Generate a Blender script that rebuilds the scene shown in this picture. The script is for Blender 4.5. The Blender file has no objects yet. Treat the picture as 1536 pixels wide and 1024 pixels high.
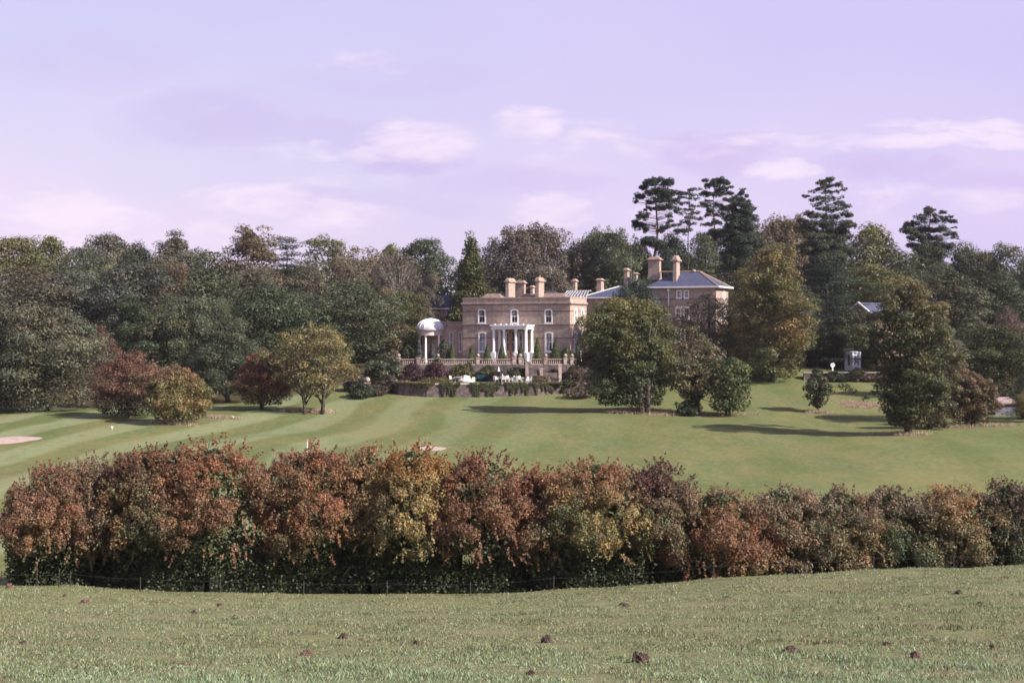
import bpy, bmesh, math
import numpy as np
from mathutils import Vector
C = bpy.context.scene
COL = C.collection
R = math.radians
F = 2133.0          # focal length in pixels of a 1536 px wide picture
H0 = 490.0          # picture row of eye level

# ------------------------------------------------------------------ camera
cd = bpy.data.cameras.new('camera'); cam = bpy.data.objects.new('camera', cd); COL.objects.link(cam)
cam.location = (0, 0, 0); cam.rotation_euler = (R(90), 0, 0)
cd.sensor_width = 36.0; cd.lens = 36.0 * F / 1536.0
cd.shift_y = -(512 - H0) / 1536.0
cd.clip_start = 0.1; cd.clip_end = 9000
C.camera = cam
# ------------------------------------------------------------------ sun, sky, exposure
SUN_EL, SUN_AZ = 35.0, -29.0       # azimuth from +X, negative = camera side
sd = Vector((math.cos(R(SUN_EL)) * math.cos(R(SUN_AZ)), math.cos(R(SUN_EL)) * math.sin(R(SUN_AZ)), math.sin(R(SUN_EL))))
sl = bpy.data.lights.new('sun', 'SUN'); so = bpy.data.objects.new('sun', sl); COL.objects.link(so)
sl.energy = 5.0; sl.angle = R(0.5); sl.color = (1.0, 0.92, 0.82)
so.rotation_euler = sd.to_track_quat('Z', 'Y').to_euler()
so.location = sd * 300
W = bpy.data.worlds.new('World'); C.world = W; W.use_nodes = True
C.view_settings.view_transform = 'Standard'; C.view_settings.look = 'None'
C.view_settings.exposure = 0.90; C.view_settings.gamma = 1.0
C.cycles.filter_width = 1.6
C.cycles.max_bounces = 5; C.cycles.diffuse_bounces = 2; C.cycles.transparent_max_bounces = 8


class NT:
    """small helper round a node tree"""
    def __init__(s, nt): s.t = nt; s.n = nt.nodes; s.l = nt.links
    def new(s, typ, **kw):
        n = s.n.new(typ)
        for k, v in kw.items(): setattr(n, k, v)
        return n
    def set(s, sock, v):
        if isinstance(v, bpy.types.NodeSocket): s.l.new(v, sock)
        elif v is not None:
            try: sock.default_value = v
            except Exception: sock.default_value = tuple(v) + (1.0,)
    def math(s, op, a, b=0.0, c=None, clamp=False):
        n = s.new('ShaderNodeMath', operation=op, use_clamp=clamp)
        s.set(n.inputs[0], a); s.set(n.inputs[1], b)
        if c is not None: s.set(n.inputs[2], c)
        return n.outputs[0]
    def mix(s, f, a, b, mode='MIX'):
        n = s.new('ShaderNodeMix', data_type='RGBA', blend_type=mode)
        s.set(n.inputs[0], f)
        for i, v in ((6, a), (7, b)):
            if isinstance(v, bpy.types.NodeSocket): s.l.new(v, n.inputs[i])
            else: n.inputs[i].default_value = tuple(v)[:3] + (1.0,)
        return n.outputs[2]
    def noise(s, vec, scale, detail=3.0, rough=0.55, out=0, dist=0.0):
        n = s.new('ShaderNodeTexNoise')
        if vec is not None: s.l.new(vec, n.inputs['Vector'])
        n.inputs['Scale'].default_value = scale; n.inputs['Detail'].default_value = detail
        n.inputs['Roughness'].default_value = rough; n.inputs['Distortion'].default_value = dist
        return n.outputs[out]
    def rng(s, v, a, b, c=0.0, d=1.0):
        n = s.new('ShaderNodeMapRange', interpolation_type='SMOOTHSTEP')
        s.set(n.inputs[0], v); n.inputs[1].default_value = a; n.inputs[2].default_value = b
        n.inputs[3].default_value = c; n.inputs[4].default_value = d
        return n.outputs[0]
    def mapping(s, vec, scale=(1, 1, 1), rot=(0, 0, 0)):
        n = s.new('ShaderNodeMapping'); s.l.new(vec, n.inputs[0])
        n.inputs['Scale'].default_value = scale; n.inputs['Rotation'].default_value = rot
        return n.outputs[0]


def sky():
    t = NT(W.node_tree); t.n.clear()
    out = t.new('ShaderNodeOutputWorld'); bg = t.new('ShaderNodeBackground')
    t.l.new(bg.outputs[0], out.inputs[0])
    st = t.new('ShaderNodeTexSky', sky_type='NISHITA'); st.sun_disc = False
    st.sun_elevation = R(SUN_EL); st.sun_rotation = math.atan2(sd.x, sd.y)
    st.air_density = 1.0; st.dust_density = 1.2; st.ozone_density = 1.0
    tc = t.new('ShaderNodeTexCoord')
    sp = t.new('ShaderNodeSeparateXYZ'); t.l.new(tc.outputs['Generated'], sp.inputs[0])
    y = t.math('MAXIMUM', sp.outputs[1], 0.05)
    u = t.math('DIVIDE', sp.outputs[0], y); v = t.math('DIVIDE', sp.outputs[2], y)
    cx = t.new('ShaderNodeCombineXYZ'); t.l.new(u, cx.inputs[0]); t.l.new(v, cx.inputs[1])
    uv = cx.outputs[0]
    # lilac sky: the physical sky pulled towards the film's violet
    up = t.rng(sp.outputs[2], 0.0, 0.26)
    lilac = t.mix(up, (5.85, 4.85, 6.5), (4.85, 4.5, 6.75))
    hi = t.rng(sp.outputs[2], 0.25, 0.8)
    lil2 = t.mix(hi, lilac, (2.2, 2.2, 4.0))
    base = t.mix(0.80, st.outputs[0], lil2)
    # left side is paler than the right
    side = t.rng(u, -0.4, 0.45)
    base = t.mix(t.math('MULTIPLY', side, 0.6), base, (4.55, 3.85, 6.45))
    n1 = t.noise(t.mapping(uv, (9, 26, 1)), 1.0, 6, 0.6, dist=0.4)
    n2 = t.noise(t.mapping(uv, (2.2, 7, 1)), 1.0, 4, 0.55)
    low = t.rng(v, 0.02, 0.20, 1.0, 0.15)
    haze = t.math('MULTIPLY', t.rng(n2, 0.36, 0.64), t.math('MULTIPLY', low, 0.8))
    base = t.mix(haze, base, (6.25, 5.2, 6.75))
    nw = t.new('ShaderNodeSeparateXYZ'); t.l.new(t.noise(t.mapping(uv, (16, 40, 1)), 1.0, 5, 0.6, out=1), nw.inputs[0])
    u2 = t.math('ADD', u, t.math('MULTIPLY', t.math('SUBTRACT', nw.outputs[0], 0.5), 0.075)); v2 = t.math('ADD', v, t.math('MULTIPLY', t.math('SUBTRACT', nw.outputs[1], 0.5), 0.030))
    def spots(lst):
        acc = None
        for px, row, hw, hh, s in lst:
            du = t.math('DIVIDE', t.math('SUBTRACT', u2, (px - 768) / F), hw / F)
            dv = t.math('DIVIDE', t.math('SUBTRACT', v2, (H0 - row) / F), hh / F)
            d = t.math('ADD', t.math('MULTIPLY', du, du), t.math('MULTIPLY', dv, dv))
            g = t.math('MULTIPLY', t.rng(d, 0.0, 4.5, 1.0, 0.0), s)
            acc = g if acc is None else t.math('MAXIMUM', acc, g)
        return acc
    dark = spots([(620, 242, 60, 12, .8), (330, 185, 100, 30, .6), (490, 200, 60, 16, .5), (1065, 228, 60, 20, .7),
                  (1335, 250, 60, 16, .7), (1480, 272, 60, 12, .5), (780, 275, 110, 16, .45), (590, 118, 100, 18, .35),
                  (130, 90, 110, 30, .3), (560, 300, 110, 14, .35)])
    base = t.mix(t.math('MULTIPLY', dark, t.rng(n1, 0.30, 0.55)), base, (4.45, 3.75, 5.95))
    lite = spots([(782, 190, 52, 17, 1.0), (650, 215, 80, 20, .8), (150, 322, 62, 20, 1.0), (370, 300, 66, 22, .9),
                  (830, 315, 40, 15, .9), (520, 228, 100, 10, .7), (1182, 255, 44, 12, .9), (1370, 212, 220, 10, .85),
                  (1500, 190, 120, 8, .8), (590, 98, 80, 16, .5), (940, 222, 180, 14, .5), (500, 320, 80, 18, .6),
                  (300, 150, 60, 12, .4), (60, 300, 110, 20, .7), (1420, 300, 160, 16, .5), (1000, 190, 120, 10, .4), (250, 345, 200, 14, .6), (1180, 300, 200, 22, .35), (520, 270, 60, 8, .5)])
    n3 = t.noise(t.mapping(uv, (14, 42, 1)), 1.0, 8, 0.64, dist=0.5)
    puff = t.rng(t.math('ADD', t.math('MULTIPLY', lite, 0.92), t.math('MULTIPLY', t.math('SUBTRACT', n3, 0.5), 2.6)), 0.22, 1.15)
    base = t.mix(t.math('MULTIPLY', t.math('MULTIPLY', puff, t.rng(lite, 0.0, 0.5)), 0.75), base, (7.0, 5.95, 6.9))
    t.l.new(base, bg.inputs[0]); bg.inputs[1].default_value = 0.0785
sky()


# ------------------------------------------------------------------ materials
def new_mat(name):
    m = bpy.data.materials.new(name); m.use_nodes = True
    t = NT(m.node_tree); t.n.clear()
    o = t.new('ShaderNodeOutputMaterial'); p = t.new('ShaderNodeBsdfPrincipled')
    t.l.new(p.outputs[0], o.inputs[0])
    p.inputs['Specular IOR Level'].default_value = 0.25
    return m, t, p, o

def noisy(name, c1, c2, scale, rough=0.85, detail=4, bump=0.0, c3=None, scale3=0.3, metallic=0.0, coord='Object', contrast=(0.35, 0.65)):
    m, t, p, o = new_mat(name)
    tc = t.new('ShaderNodeTexCoord'); v = tc.outputs[coord]
    f = t.rng(t.noise(v, scale, detail, 0.6), *contrast)
    c = t.mix(f, c1, c2)
    if c3: c = t.mix(t.math('MULTIPLY', t.rng(t.noise(v, scale3, 3, 0.6), 0.5, 0.72), 0.7), c, c3)
    t.l.new(c, p.inputs['Base Color']); p.inputs['Roughness'].default_value = rough; p.inputs['Metallic'].default_value = metallic
    if bump:
        b = t.new('ShaderNodeBump'); b.inputs['Strength'].default_value = bump; b.inputs['Distance'].default_value = 0.05
        t.l.new(f, b.inputs['Height']); t.l.new(b.outputs[0], p.inputs['Normal'])
    return m

def brick(name, c1, c2, mortar, band):
    m, t, p, o = new_mat(name)
    tc = t.new('ShaderNodeTexCoord'); v = tc.outputs['Object']
    sp = t.new('ShaderNodeSeparateXYZ'); t.l.new(v, sp.inputs[0])
    cx = t.new('ShaderNodeCombineXYZ'); t.l.new(t.math('ADD', sp.outputs[0], sp.outputs[1]), cx.inputs[0]); t.l.new(sp.outputs[2], cx.inputs[1])
    b = t.new('ShaderNodeTexBrick'); t.l.new(cx.outputs[0], b.inputs[0])
    b.inputs['Color1'].default_value = c1 + (1,); b.inputs['Color2'].default_value = c2 + (1,); b.inputs['Mortar'].default_value = mortar + (1,)
    b.inputs['Scale'].default_value = 1.0; b.inputs['Brick Width'].default_value = 0.45; b.inputs['Row Height'].default_value = 0.15
    b.inputs['Mortar Size'].default_value = 0.018; b.inputs['Bias'].default_value = -0.1
    c = t.mix(t.math('MULTIPLY', t.rng(t.noise(v, 1.6, 5, 0.65), 0.40, 0.66), 0.65), b.outputs[0], band)
    c = t.mix(t.math('MULTIPLY', t.rng(t.noise(t.mapping(v, (2.5, 2.5, 0.4)), 1.0, 4, 0.6), 0.46, 0.70), 0.5), c, tuple(x * 0.55 for x in band))
    t.l.new(c, p.inputs['Base Color']); p.inputs['Roughness'].default_value = 0.9
    return m

def leafy(name, trans=0.30, gloss=0.02):
    m = bpy.data.materials.new(name); m.use_nodes = True
    t = NT(m.node_tree); t.n.clear()
    o = t.new('ShaderNodeOutputMaterial')
    a = t.new('ShaderNodeAttribute', attribute_name='leafcol'); oi = t.new('ShaderNodeObjectInfo')
    c = t.mix(1.0, a.outputs['Color'], oi.outputs['Color'], 'MULTIPLY')
    d = t.new('ShaderNodeBsdfDiffuse'); t.l.new(c, d.inputs[0])
    tr = t.new('ShaderNodeBsdfTranslucent'); t.l.new(c, tr.inputs[0])
    m1 = t.new('ShaderNodeMixShader'); m1.inputs[0].default_value = trans
    t.l.new(d.outputs[0], m1.inputs[1]); t.l.new(tr.outputs[0], m1.inputs[2])
    g = t.new('ShaderNodeBsdfGlossy'); g.inputs['Roughness'].default_value = 0.5
    m2 = t.new('ShaderNodeMixShader'); m2.inputs[0].default_value = gloss
    t.l.new(m1.outputs[0], m2.inputs[1]); t.l.new(g.outputs[0], m2.inputs[2])
    t.l.new(m2.outputs[0], o.inputs[0])
    return m

M = {}
M['leaf'] = leafy('leaves')
M['blade'] = leafy('grass_blades', 0.35, 0.03)
M['bark'] = noisy('dark_bark', (0.035, 0.028, 0.022), (0.10, 0.085, 0.07), 3.0, 0.95)
M['bark_pale'] = noisy('pale_bark', (0.20, 0.16, 0.14), (0.42, 0.36, 0.33), 2.0, 0.9)
M['brick'] = brick('buff_brick', (0.45, 0.335, 0.265), (0.27, 0.185, 0.16), (0.46, 0.39, 0.34), (0.30, 0.225, 0.19))
M['brick_dark'] = noisy('red_brick_band', (0.24, 0.15, 0.12), (0.17, 0.11, 0.095), 3.0, 0.9)
M['stone'] = noisy('weathered_stone', (0.44, 0.35, 0.31), (0.29, 0.225, 0.20), 2.5, 0.9, c3=(0.15, 0.125, 0.11), scale3=0.7)
M['stone_grey'] = noisy('old_grey_stone', (0.165, 0.13, 0.125), (0.085, 0.068, 0.068), 2.2, 0.95, c3=(0.05, 0.048, 0.04), scale3=0.5, bump=0.4)
M['white'] = noisy('white_paint', (0.86, 0.84, 0.83), (0.77, 0.75, 0.74), 1.2, 0.55)
M['resin'] = noisy('weathered_white_resin', (0.70, 0.67, 0.66), (0.50, 0.47, 0.46), 3.0, 0.6)
M['white_dome'] = noisy('white_lead_dome', (0.80, 0.79, 0.81), (0.58, 0.58, 0.62), 2.2, 0.5, c3=(0.45, 0.45, 0.47), scale3=.9)
M['slate'] = noisy('blue_slate', (0.044, 0.050, 0.095), (0.074, 0.080, 0.135), 4.0, 0.85, c3=(0.095, 0.09, 0.12), scale3=0.5)
M['tile'] = noisy('brown_tile', (0.26, 0.18, 0.15), (0.17, 0.12, 0.10), 3.0, 0.85)
M['terracotta'] = noisy('terracotta', (0.40, 0.23, 0.15), (0.32, 0.175, 0.115), 4.0, 0.8)
M['ridge'] = noisy('ridge_tile', (0.42, 0.27, 0.19), (0.32, 0.20, 0.14), 4.0, 0.8)
M['curtain'] = noisy('cream_curtain', (0.62, 0.58, 0.58), (0.50, 0.46, 0.47), 5.0, 0.9)
M['wood'] = noisy('brown_timber', (0.22, 0.12, 0.07), (0.13, 0.07, 0.04), 6.0, 0.7)
M['post'] = noisy('weathered_post', (0.06, 0.052, 0.045), (0.03, 0.026, 0.022), 8.0, 0.95)
M['wire'] = noisy('galvanised_wire', (0.20, 0.20, 0.21), (0.14, 0.14, 0.15), 8.0, 0.6)
M['teal'] = noisy('dark_teal_sheet', (0.008, 0.030, 0.042), (0.014, 0.05, 0.065), 3.0, 0.35)
M['iron'] = noisy('dark_iron', (0.03, 0.035, 0.035), (0.06, 0.06, 0.055), 4.0, 0.6)
M['water'] = noisy('spray', (0.75, 0.77, 0.82), (0.65, 0.67, 0.72), 6.0, 0.4)
M['shed'] = noisy('pale_blue_boards', (0.20, 0.195, 0.25), (0.14, 0.135, 0.18), 2.0, 0.7)
M['felt'] = noisy('pink_felt_roof', (0.33, 0.245, 0.235), (0.23, 0.165, 0.16), 2.0, 0.9)
M['soil'] = noisy('fresh_soil', (0.060, 0.040, 0.036), (0.15, 0.10, 0.085), 14.0, 1.0, bump=1.0)
M['soil_red'] = noisy('dry_red_soil', (0.13, 0.08, 0.065), (0.22, 0.14, 0.115), 14.0, 1.0, bump=1.0)
M['sand'] = noisy('pale_sand', (0.43, 0.33, 0.29), (0.32, 0.24, 0.20), 2.5, 1.0)
M['paving'] = noisy('pale_paving', (0.58, 0.50, 0.46), (0.46, 0.39, 0.36), 1.5, 0.9)
M['lawn'] = noisy('garden_lawn', (0.085, 0.115, 0.030), (0.12, 0.135, 0.045), 1.0, 1.0)
M['gravel'] = noisy('terrace_gravel', (0.33, 0.26, 0.20), (0.25, 0.19, 0.15), 3.0, 1.0)

def glass_mat():
    m = bpy.data.materials.new('window_glass'); m.use_nodes = True
    t = NT(m.node_tree); t.n.clear()
    o = t.new('ShaderNodeOutputMaterial'); a = t.new('ShaderNodeBsdfTransparent'); g = t.new('ShaderNodeBsdfGlossy')
    a.inputs[0].default_value = (0.85, 0.88, 0.92, 1); g.inputs['Roughness'].default_value = 0.04
    n = t.noise(t.new('ShaderNodeTexCoord').outputs['Object'], 1.5, 2)
    x = t.new('ShaderNodeMixShader'); t.l.new(t.rng(n, 0.3, 0.7, 0.025, 0.06), x.inputs[0])
    t.l.new(a.outputs[0], x.inputs[1]); t.l.new(g.outputs[0], x.inputs[2]); t.l.new(x.outputs[0], o.inputs[0])
    return m
M['glass'] = glass_mat()
M['dark_glass'] = noisy('dark_glazing', (0.05, 0.055, 0.07), (0.10, 0.11, 0.135), 2.0, 0.1)

def ground_mat():
    m, t, p, o = new_mat('meadow_and_fairway')
    g = t.new('ShaderNodeNewGeometry'); v = g.outputs['Position']
    a = t.new('ShaderNodeAttribute', attribute_name='zone')
    sp = t.new('ShaderNodeSeparateXYZ'); t.l.new(a.outputs['Vector'], sp.inputs[0])
    pos = t.new('ShaderNodeSeparateXYZ'); t.l.new(v, pos.inputs[0])
    # rough pasture
    n1 = t.noise(v, 0.30, 5, 0.65); n2 = t.noise(v, 2.6, 5, 0.7); n3 = t.noise(v, 9.0, 3, 0.7)
    c = t.mix(t.rng(n1, 0.36, 0.66), (0.135, 0.172, 0.075), (0.19, 0.188, 0.10))
    c = t.mix(t.rng(n2, 0.40, 0.68), c, (0.195, 0.165, 0.098))
    c = t.mix(t.math('MULTIPLY', t.rng(n3, 0.45, 0.72), 0.5), c, (0.09, 0.095, 0.04))
    n4 = t.noise(t.mapping(v, (0.7, 1.6, 1)), 1.0, 4, 0.65)
    n5 = t.noise(t.mapping(v, (0.35, 1.1, 1)), 1.0, 5, 0.7)
    c = t.mix(t.math('MULTIPLY', t.rng(n5, 0.52, 0.36), 0.6), c, (0.085, 0.115, 0.045))
    field = t.mix(t.math('MULTIPLY', t.rng(n4, 0.54, 0.70), 0.7), c, (0.17, 0.115, 0.078))
    # mown fairway with stripes
    w = t.noise(v, 0.02, 2, 0.5)
    xs = t.math('ADD', t.math('ADD', pos.outputs[0], t.math('MULTIPLY', pos.outputs[1], -0.10)), t.math('MULTIPLY', w, 14.0))
    stripe = t.rng(t.math('SINE', t.math('MULTIPLY', xs, 2 * math.pi / 8.6)), -0.5, 0.5)
    lft = t.rng(pos.outputs[0], -32.0, 14.0, 1.0, 0.10)
    f1 = t.noise(v, 0.10, 5, 0.65); f2 = t.noise(v, 0.9, 4, 0.65); f3 = t.noise(t.mapping(v, (1, 0.3, 1)), 0.25, 4, 0.6)
    fc = t.mix(t.rng(f1, 0.36, 0.64), (0.122, 0.135, 0.048), (0.092, 0.126, 0.048))
    fc = t.mix(t.math('MULTIPLY', stripe, t.math('MULTIPLY', lft, 0.66)), fc, (0.235, 0.275, 0.155))
    fc = t.mix(t.math('MULTIPLY', t.rng(f2, 0.45, 0.7), 0.35), fc, (0.16, 0.145, 0.055))
    fc = t.mix(t.math('MULTIPLY', t.rng(f3, 0.52, 0.70), 0.45), fc, (0.20, 0.165, 0.085))
    f4 = t.noise(t.mapping(v, (1, .45, 1)), 2.2, 4, 0.75)
    fc = t.mix(t.math('MULTIPLY', t.rng(f4, 0.42, 0.68), 0.45), fc, (0.20, 0.175, 0.09)); fc = t.mix(t.math('MULTIPLY', t.rng(f4, 0.55, 0.34), 0.45), fc, (0.085, 0.095, 0.042))
    fc = t.mix(t.math('MULTIPLY', t.rng(f3, 0.50, 0.28), 0.4), fc, (0.065, 0.095, 0.03))
    f5 = t.noise(v, 5.0, 3, 0.8); fc = t.mix(t.math('MULTIPLY', t.rng(f5, 0.60, 0.72), 0.55), fc, (0.20, 0.15, 0.085))
    f6 = t.noise(t.mapping(v, (1, .5, 1)), 0.05, 4, 0.7); fc = t.mix(t.math('MULTIPLY', t.rng(f6, 0.52, 0.66), 0.4), fc, (0.185, 0.165, 0.072))
    c = t.mix(sp.outputs[0], field, fc)
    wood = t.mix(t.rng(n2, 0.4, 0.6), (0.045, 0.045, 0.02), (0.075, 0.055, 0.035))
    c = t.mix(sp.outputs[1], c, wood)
    dry = t.mix(t.rng(n2, 0.4, 0.6), (0.36, 0.27, 0.19), (0.24, 0.20, 0.11))
    c = t.mix(sp.outputs[2], c, dry)
    t.l.new(c, p.inputs['Base Color']); p.inputs['Roughness'].default_value = 1.0
    p.inputs['Specular IOR Level'].default_value = 0.05
    b = t.new('ShaderNodeBump'); b.inputs['Strength'].default_value = 0.6; b.inputs['Distance'].default_value = 0.06
    t.l.new(n2, b.inputs['Height']); t.l.new(b.outputs[0], p.inputs['Normal'])
    return m
M['ground'] = ground_mat()

# ------------------------------------------------------------------ object helpers
def tag(o, label=None, cat=None, group=None, kind=None):
    if label: o['label'] = label
    if cat: o['category'] = cat
    if group: o['group'] = group
    if kind: o['kind'] = kind
    return o

def empty(name, loc, rz=0.0):
    o = bpy.data.objects.new(name, None); COL.objects.link(o)
    o.location = loc; o.rotation_euler = (0, 0, rz); o.empty_display_size = 0.3
    return o

def link(name, me, parent=None, mat=None):
    o = bpy.data.objects.new(name, me); COL.objects.link(o)
    if parent is not None: o.parent = parent
    if mat is not None and not me.materials: me.materials.append(mat)
    return o

class MB:
    """collects boxes, prisms, tubes and lathes into one mesh"""
    def __init__(s): s.v = []; s.f = []
    def add(s, vs, fs):
        n = len(s.v); s.v += [tuple(map(float, p)) for p in vs]; s.f += [tuple(i + n for i in f) for f in fs]; return s
    def box(s, x0, x1, y0, y1, z0, z1):
        return s.add([(x0, y0, z0), (x1, y0, z0), (x1, y1, z0), (x0, y1, z0), (x0, y0, z1), (x1, y0, z1), (x1, y1, z1), (x0, y1, z1)],
                     [(0, 3, 2, 1), (4, 5, 6, 7), (0, 1, 5, 4), (1, 2, 6, 5), (2, 3, 7, 6), (3, 0, 4, 7)])
    def frustum(s, cx, cy, z0, z1, w0, d0, w1, d1):
        return s.add([(cx - w0/2, cy - d0/2, z0), (cx + w0/2, cy - d0/2, z0), (cx + w0/2, cy + d0/2, z0), (cx - w0/2, cy + d0/2, z0),
                      (cx - w1/2, cy - d1/2, z1), (cx + w1/2, cy - d1/2, z1), (cx + w1/2, cy + d1/2, z1), (cx - w1/2, cy + d1/2, z1)],
                     [(0, 3, 2, 1), (4, 5, 6, 7), (0, 1, 5, 4), (1, 2, 6, 5), (2, 3, 7, 6), (3, 0, 4, 7)])
    def lathe(s, cx, cy, prof, seg=16):
        vs, fs = [], []
        for r, z in prof:
            for k in range(seg):
                a = 2 * math.pi * k / seg; vs.append((cx + r * math.cos(a), cy + r * math.sin(a), z))
        for i in range(len(prof) - 1):
            for k in range(seg):
                fs.append((i*seg + k, i*seg + (k+1) % seg, (i+1)*seg + (k+1) % seg, (i+1)*seg + k))
        fs.append(tuple(range(seg - 1, -1, -1))); fs.append(tuple((len(prof) - 1) * seg + k for k in range(seg)))
        return s.add(vs, fs)
    def tube(s, pts, rad, seg=6):
        pts = [Vector(p) for p in pts]; vs, fs = [], []
        for i, p in enumerate(pts):
            d = (pts[min(i+1, len(pts)-1)] - pts[max(i-1, 0)]).normalized()
            a = d.orthogonal().normalized() if abs(d.z) < 0.99 else Vector((1, 0, 0)); a = (a - d * a.dot(d)).normalized()
            if i and abs(d.z) < 0.99:
                pass
            b = d.cross(a); r = rad[i] if hasattr(rad, '__len__') else rad
            for k in range(seg):
                t = 2 * math.pi * k / seg; vs.append(p + (a * math.cos(t) + b * math.sin(t)) * r)
        for i in range(len(pts) - 1):
            for k in range(seg):
                fs.append((i*seg + k, i*seg + (k+1) % seg, (i+1)*seg + (k+1) % seg, (i+1)*seg + k))
        fs.append(tuple(range(seg - 1, -1, -1))); fs.append(tuple((len(pts) - 1) * seg + k for k in range(seg)))
        return s.add(vs, fs)
    def prism(s, poly, z0, z1):
        n = len(poly)
        vs = [(x, y, z0) for x, y in poly] + [(x, y, z1) for x, y in poly]
        fs = [tuple(range(n - 1, -1, -1)), tuple(range(n, 2 * n))] + [(i, (i+1) % n, n + (i+1) % n, n + i) for i in range(n)]
        return s.add(vs, fs)
    def mesh(s, name, mat=None, smooth=False):
        me = bpy.data.meshes.new(name); me.from_pydata(s.v, [], s.f); me.update()
        if mat is not None: me.materials.append(mat)
        if smooth: me.polygons.foreach_set('use_smooth', [True] * len(me.polygons))
        return me
    def build(s, name, mat, parent=None, smooth=False):
        return link(name, s.mesh(name, mat, smooth), parent)

# ------------------------------------------------------------------ terrain
def sstep(t): t = np.clip(t, 0, 1); return t * t * (3 - 2 * t)
BR = np.array([(-1200, 872), (-300, 874), (0, 880), (90, 882), (200, 889), (400, 896), (700, 897), (900, 885), (1100, 868), (1300, 856), (1536, 849), (2600, 840)], float)
PL = np.array([(65, -12.1), (75, -12.1), (100, -11.65), (142, -10.75), (172, -10.2), (192, -9.8), (205, -8.0), (222, -5.8), (240, -5.0), (300, -2.5), (420, 2), (600, 3), (6000, 3)], float)
PR = np.array([(65, -12.1), (75, -12.1), (100, -11.65), (142, -10.75), (165, -10.35), (180, -9.6), (192, -8.9), (204.6, -7.8), (206.6, -6.7), (215, -6.0), (240, -5.0), (300, -2.5), (420, 2), (600, 3), (6000, 3)], float)
YB = 60.0
def ground(x, y):
    x = np.asarray(x, float); y = np.asarray(y, float)
    row = np.interp(H0 * 0 + 768 + F * x / YB, BR[:, 0], BR[:, 1])
    zb = -(row - H0) / F * YB
    near = -1.7 - 0.165 * np.clip(y, -40, 20)
    fld = near + (zb - (-5.0)) * np.clip((y - 20) / (YB - 20), 0, 1) * (y > 20)
    fld = fld + (0.05 * np.sin(x * 0.9 + 1.3 * np.sin(y * 0.37)) * np.sin(y * 0.63 + 1) + 0.03 * np.sin(2.1 * x + y * 1.7) ) * np.clip((y - 4) / 6, 0, 1) * np.clip((66 - y) / 8, 0, 1)
    w = sstep((x - 9) / 7)
    far = np.interp(y, PL[:, 0], PL[:, 1]) * (1 - w) + np.interp(y, PR[:, 0], PR[:, 1]) * w
    far = far + (0.30 * np.sin(x * 0.11 + 0.6) * np.sin(y * 0.09) + 0.08 * np.sin(x * 0.31 - y * 0.12)) * sstep((y - 72) / 15) * sstep((188 - y) / 15)
    k = sstep((y - YB) / 5.5)
    z = fld * (1 - k) + far * k
    # hollow that the garden terraces fill
    g1 = (x > -16.6) & (x < 7.2) & (y > 196.5) & (y < 206); g2 = (x > -16.0) & (x < 14.5) & (y >= 206) & (y < 246)
    z = np.where(g1, np.minimum(z, -8.6), z); z = np.where(g2, np.minimum(z, -6.3), z)
    return z
def gz(x, y): return float(ground(x, y))
def X(px, Y): return (px - 768) / F * Y
def Z(row, Y): return (H0 - row) / F * Y

DRY = [(463, 172, 5.2, 2.2), (262, 152.5, 4.2, 2.0), (1000, 166.5, 13, 2.6), (1350, 141, 5.0, 2.0), (1296, 177, 5.0, 4.5), (1440, 152, 8, 2.2), (1228, 169.5, 2.6, 1.4), (330, 161, 4, 1.6)]
def make_ground():
    ys = np.concatenate([np.arange(-60, 0, 6), np.arange(0, 14, 2), np.arange(14, 70, 0.7), np.arange(70, 190, 2.0), np.arange(190, 250, 1.0), np.arange(250, 440, 8), [480, 560, 700, 1000, 1600, 2600, 4200, 6000]])
    xp = np.concatenate([np.arange(0, 42, 0.75), np.arange(42, 90, 2), np.arange(90, 200, 8), [220, 260, 330, 450, 700, 1100, 1800, 3000, 5000]])
    xs = np.concatenate([-xp[:0:-1], xp])
    gx, gy = np.meshgrid(xs, ys)
    gzv = ground(gx, gy)
    nx, ny = len(xs), len(ys)
    v = np.stack([gx, gy, gzv], -1).reshape(-1, 3)
    i = np.arange(nx * ny).reshape(ny, nx)
    q = np.stack([i[:-1, :-1], i[:-1, 1:], i[1:, 1:], i[1:, :-1]], -1).reshape(-1, 4)
    me = bpy.data.meshes.new('ground'); me.vertices.add(len(v)); me.vertices.foreach_set('co', v.ravel())
    me.loops.add(q.size); me.loops.foreach_set('vertex_index', q.ravel().astype(np.int32))
    me.polygons.add(len(q)); me.polygons.foreach_set('loop_start', np.arange(0, q.size, 4, dtype=np.int32))
    me.polygons.foreach_set('use_smooth', np.ones(len(q), bool)); me.update(calc_edges=True)
    z = np.zeros((len(v), 3), np.float32)
    z[:, 0] = sstep((v[:, 1] - 61) / 6)
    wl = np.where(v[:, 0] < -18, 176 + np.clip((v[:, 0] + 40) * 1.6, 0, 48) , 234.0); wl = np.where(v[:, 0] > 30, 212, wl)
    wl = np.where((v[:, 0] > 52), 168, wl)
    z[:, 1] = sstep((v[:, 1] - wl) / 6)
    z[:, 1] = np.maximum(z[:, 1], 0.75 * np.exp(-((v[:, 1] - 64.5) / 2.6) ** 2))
    for px, Y, rx, ry in DRY:
        d = ((v[:, 0] - X(px, Y)) / rx * 2.0) ** 2 + ((v[:, 1] - Y) / ry * 1.8) ** 2
        z[:, 2] = np.maximum(z[:, 2], 0.7 * np.exp(-d * 1.2))
    at = me.attributes.new('zone', 'FLOAT_VECTOR', 'POINT'); at.data.foreach_set('vector', z.ravel())
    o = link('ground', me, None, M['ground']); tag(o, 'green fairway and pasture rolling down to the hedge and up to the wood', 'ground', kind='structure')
make_ground()

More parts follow.
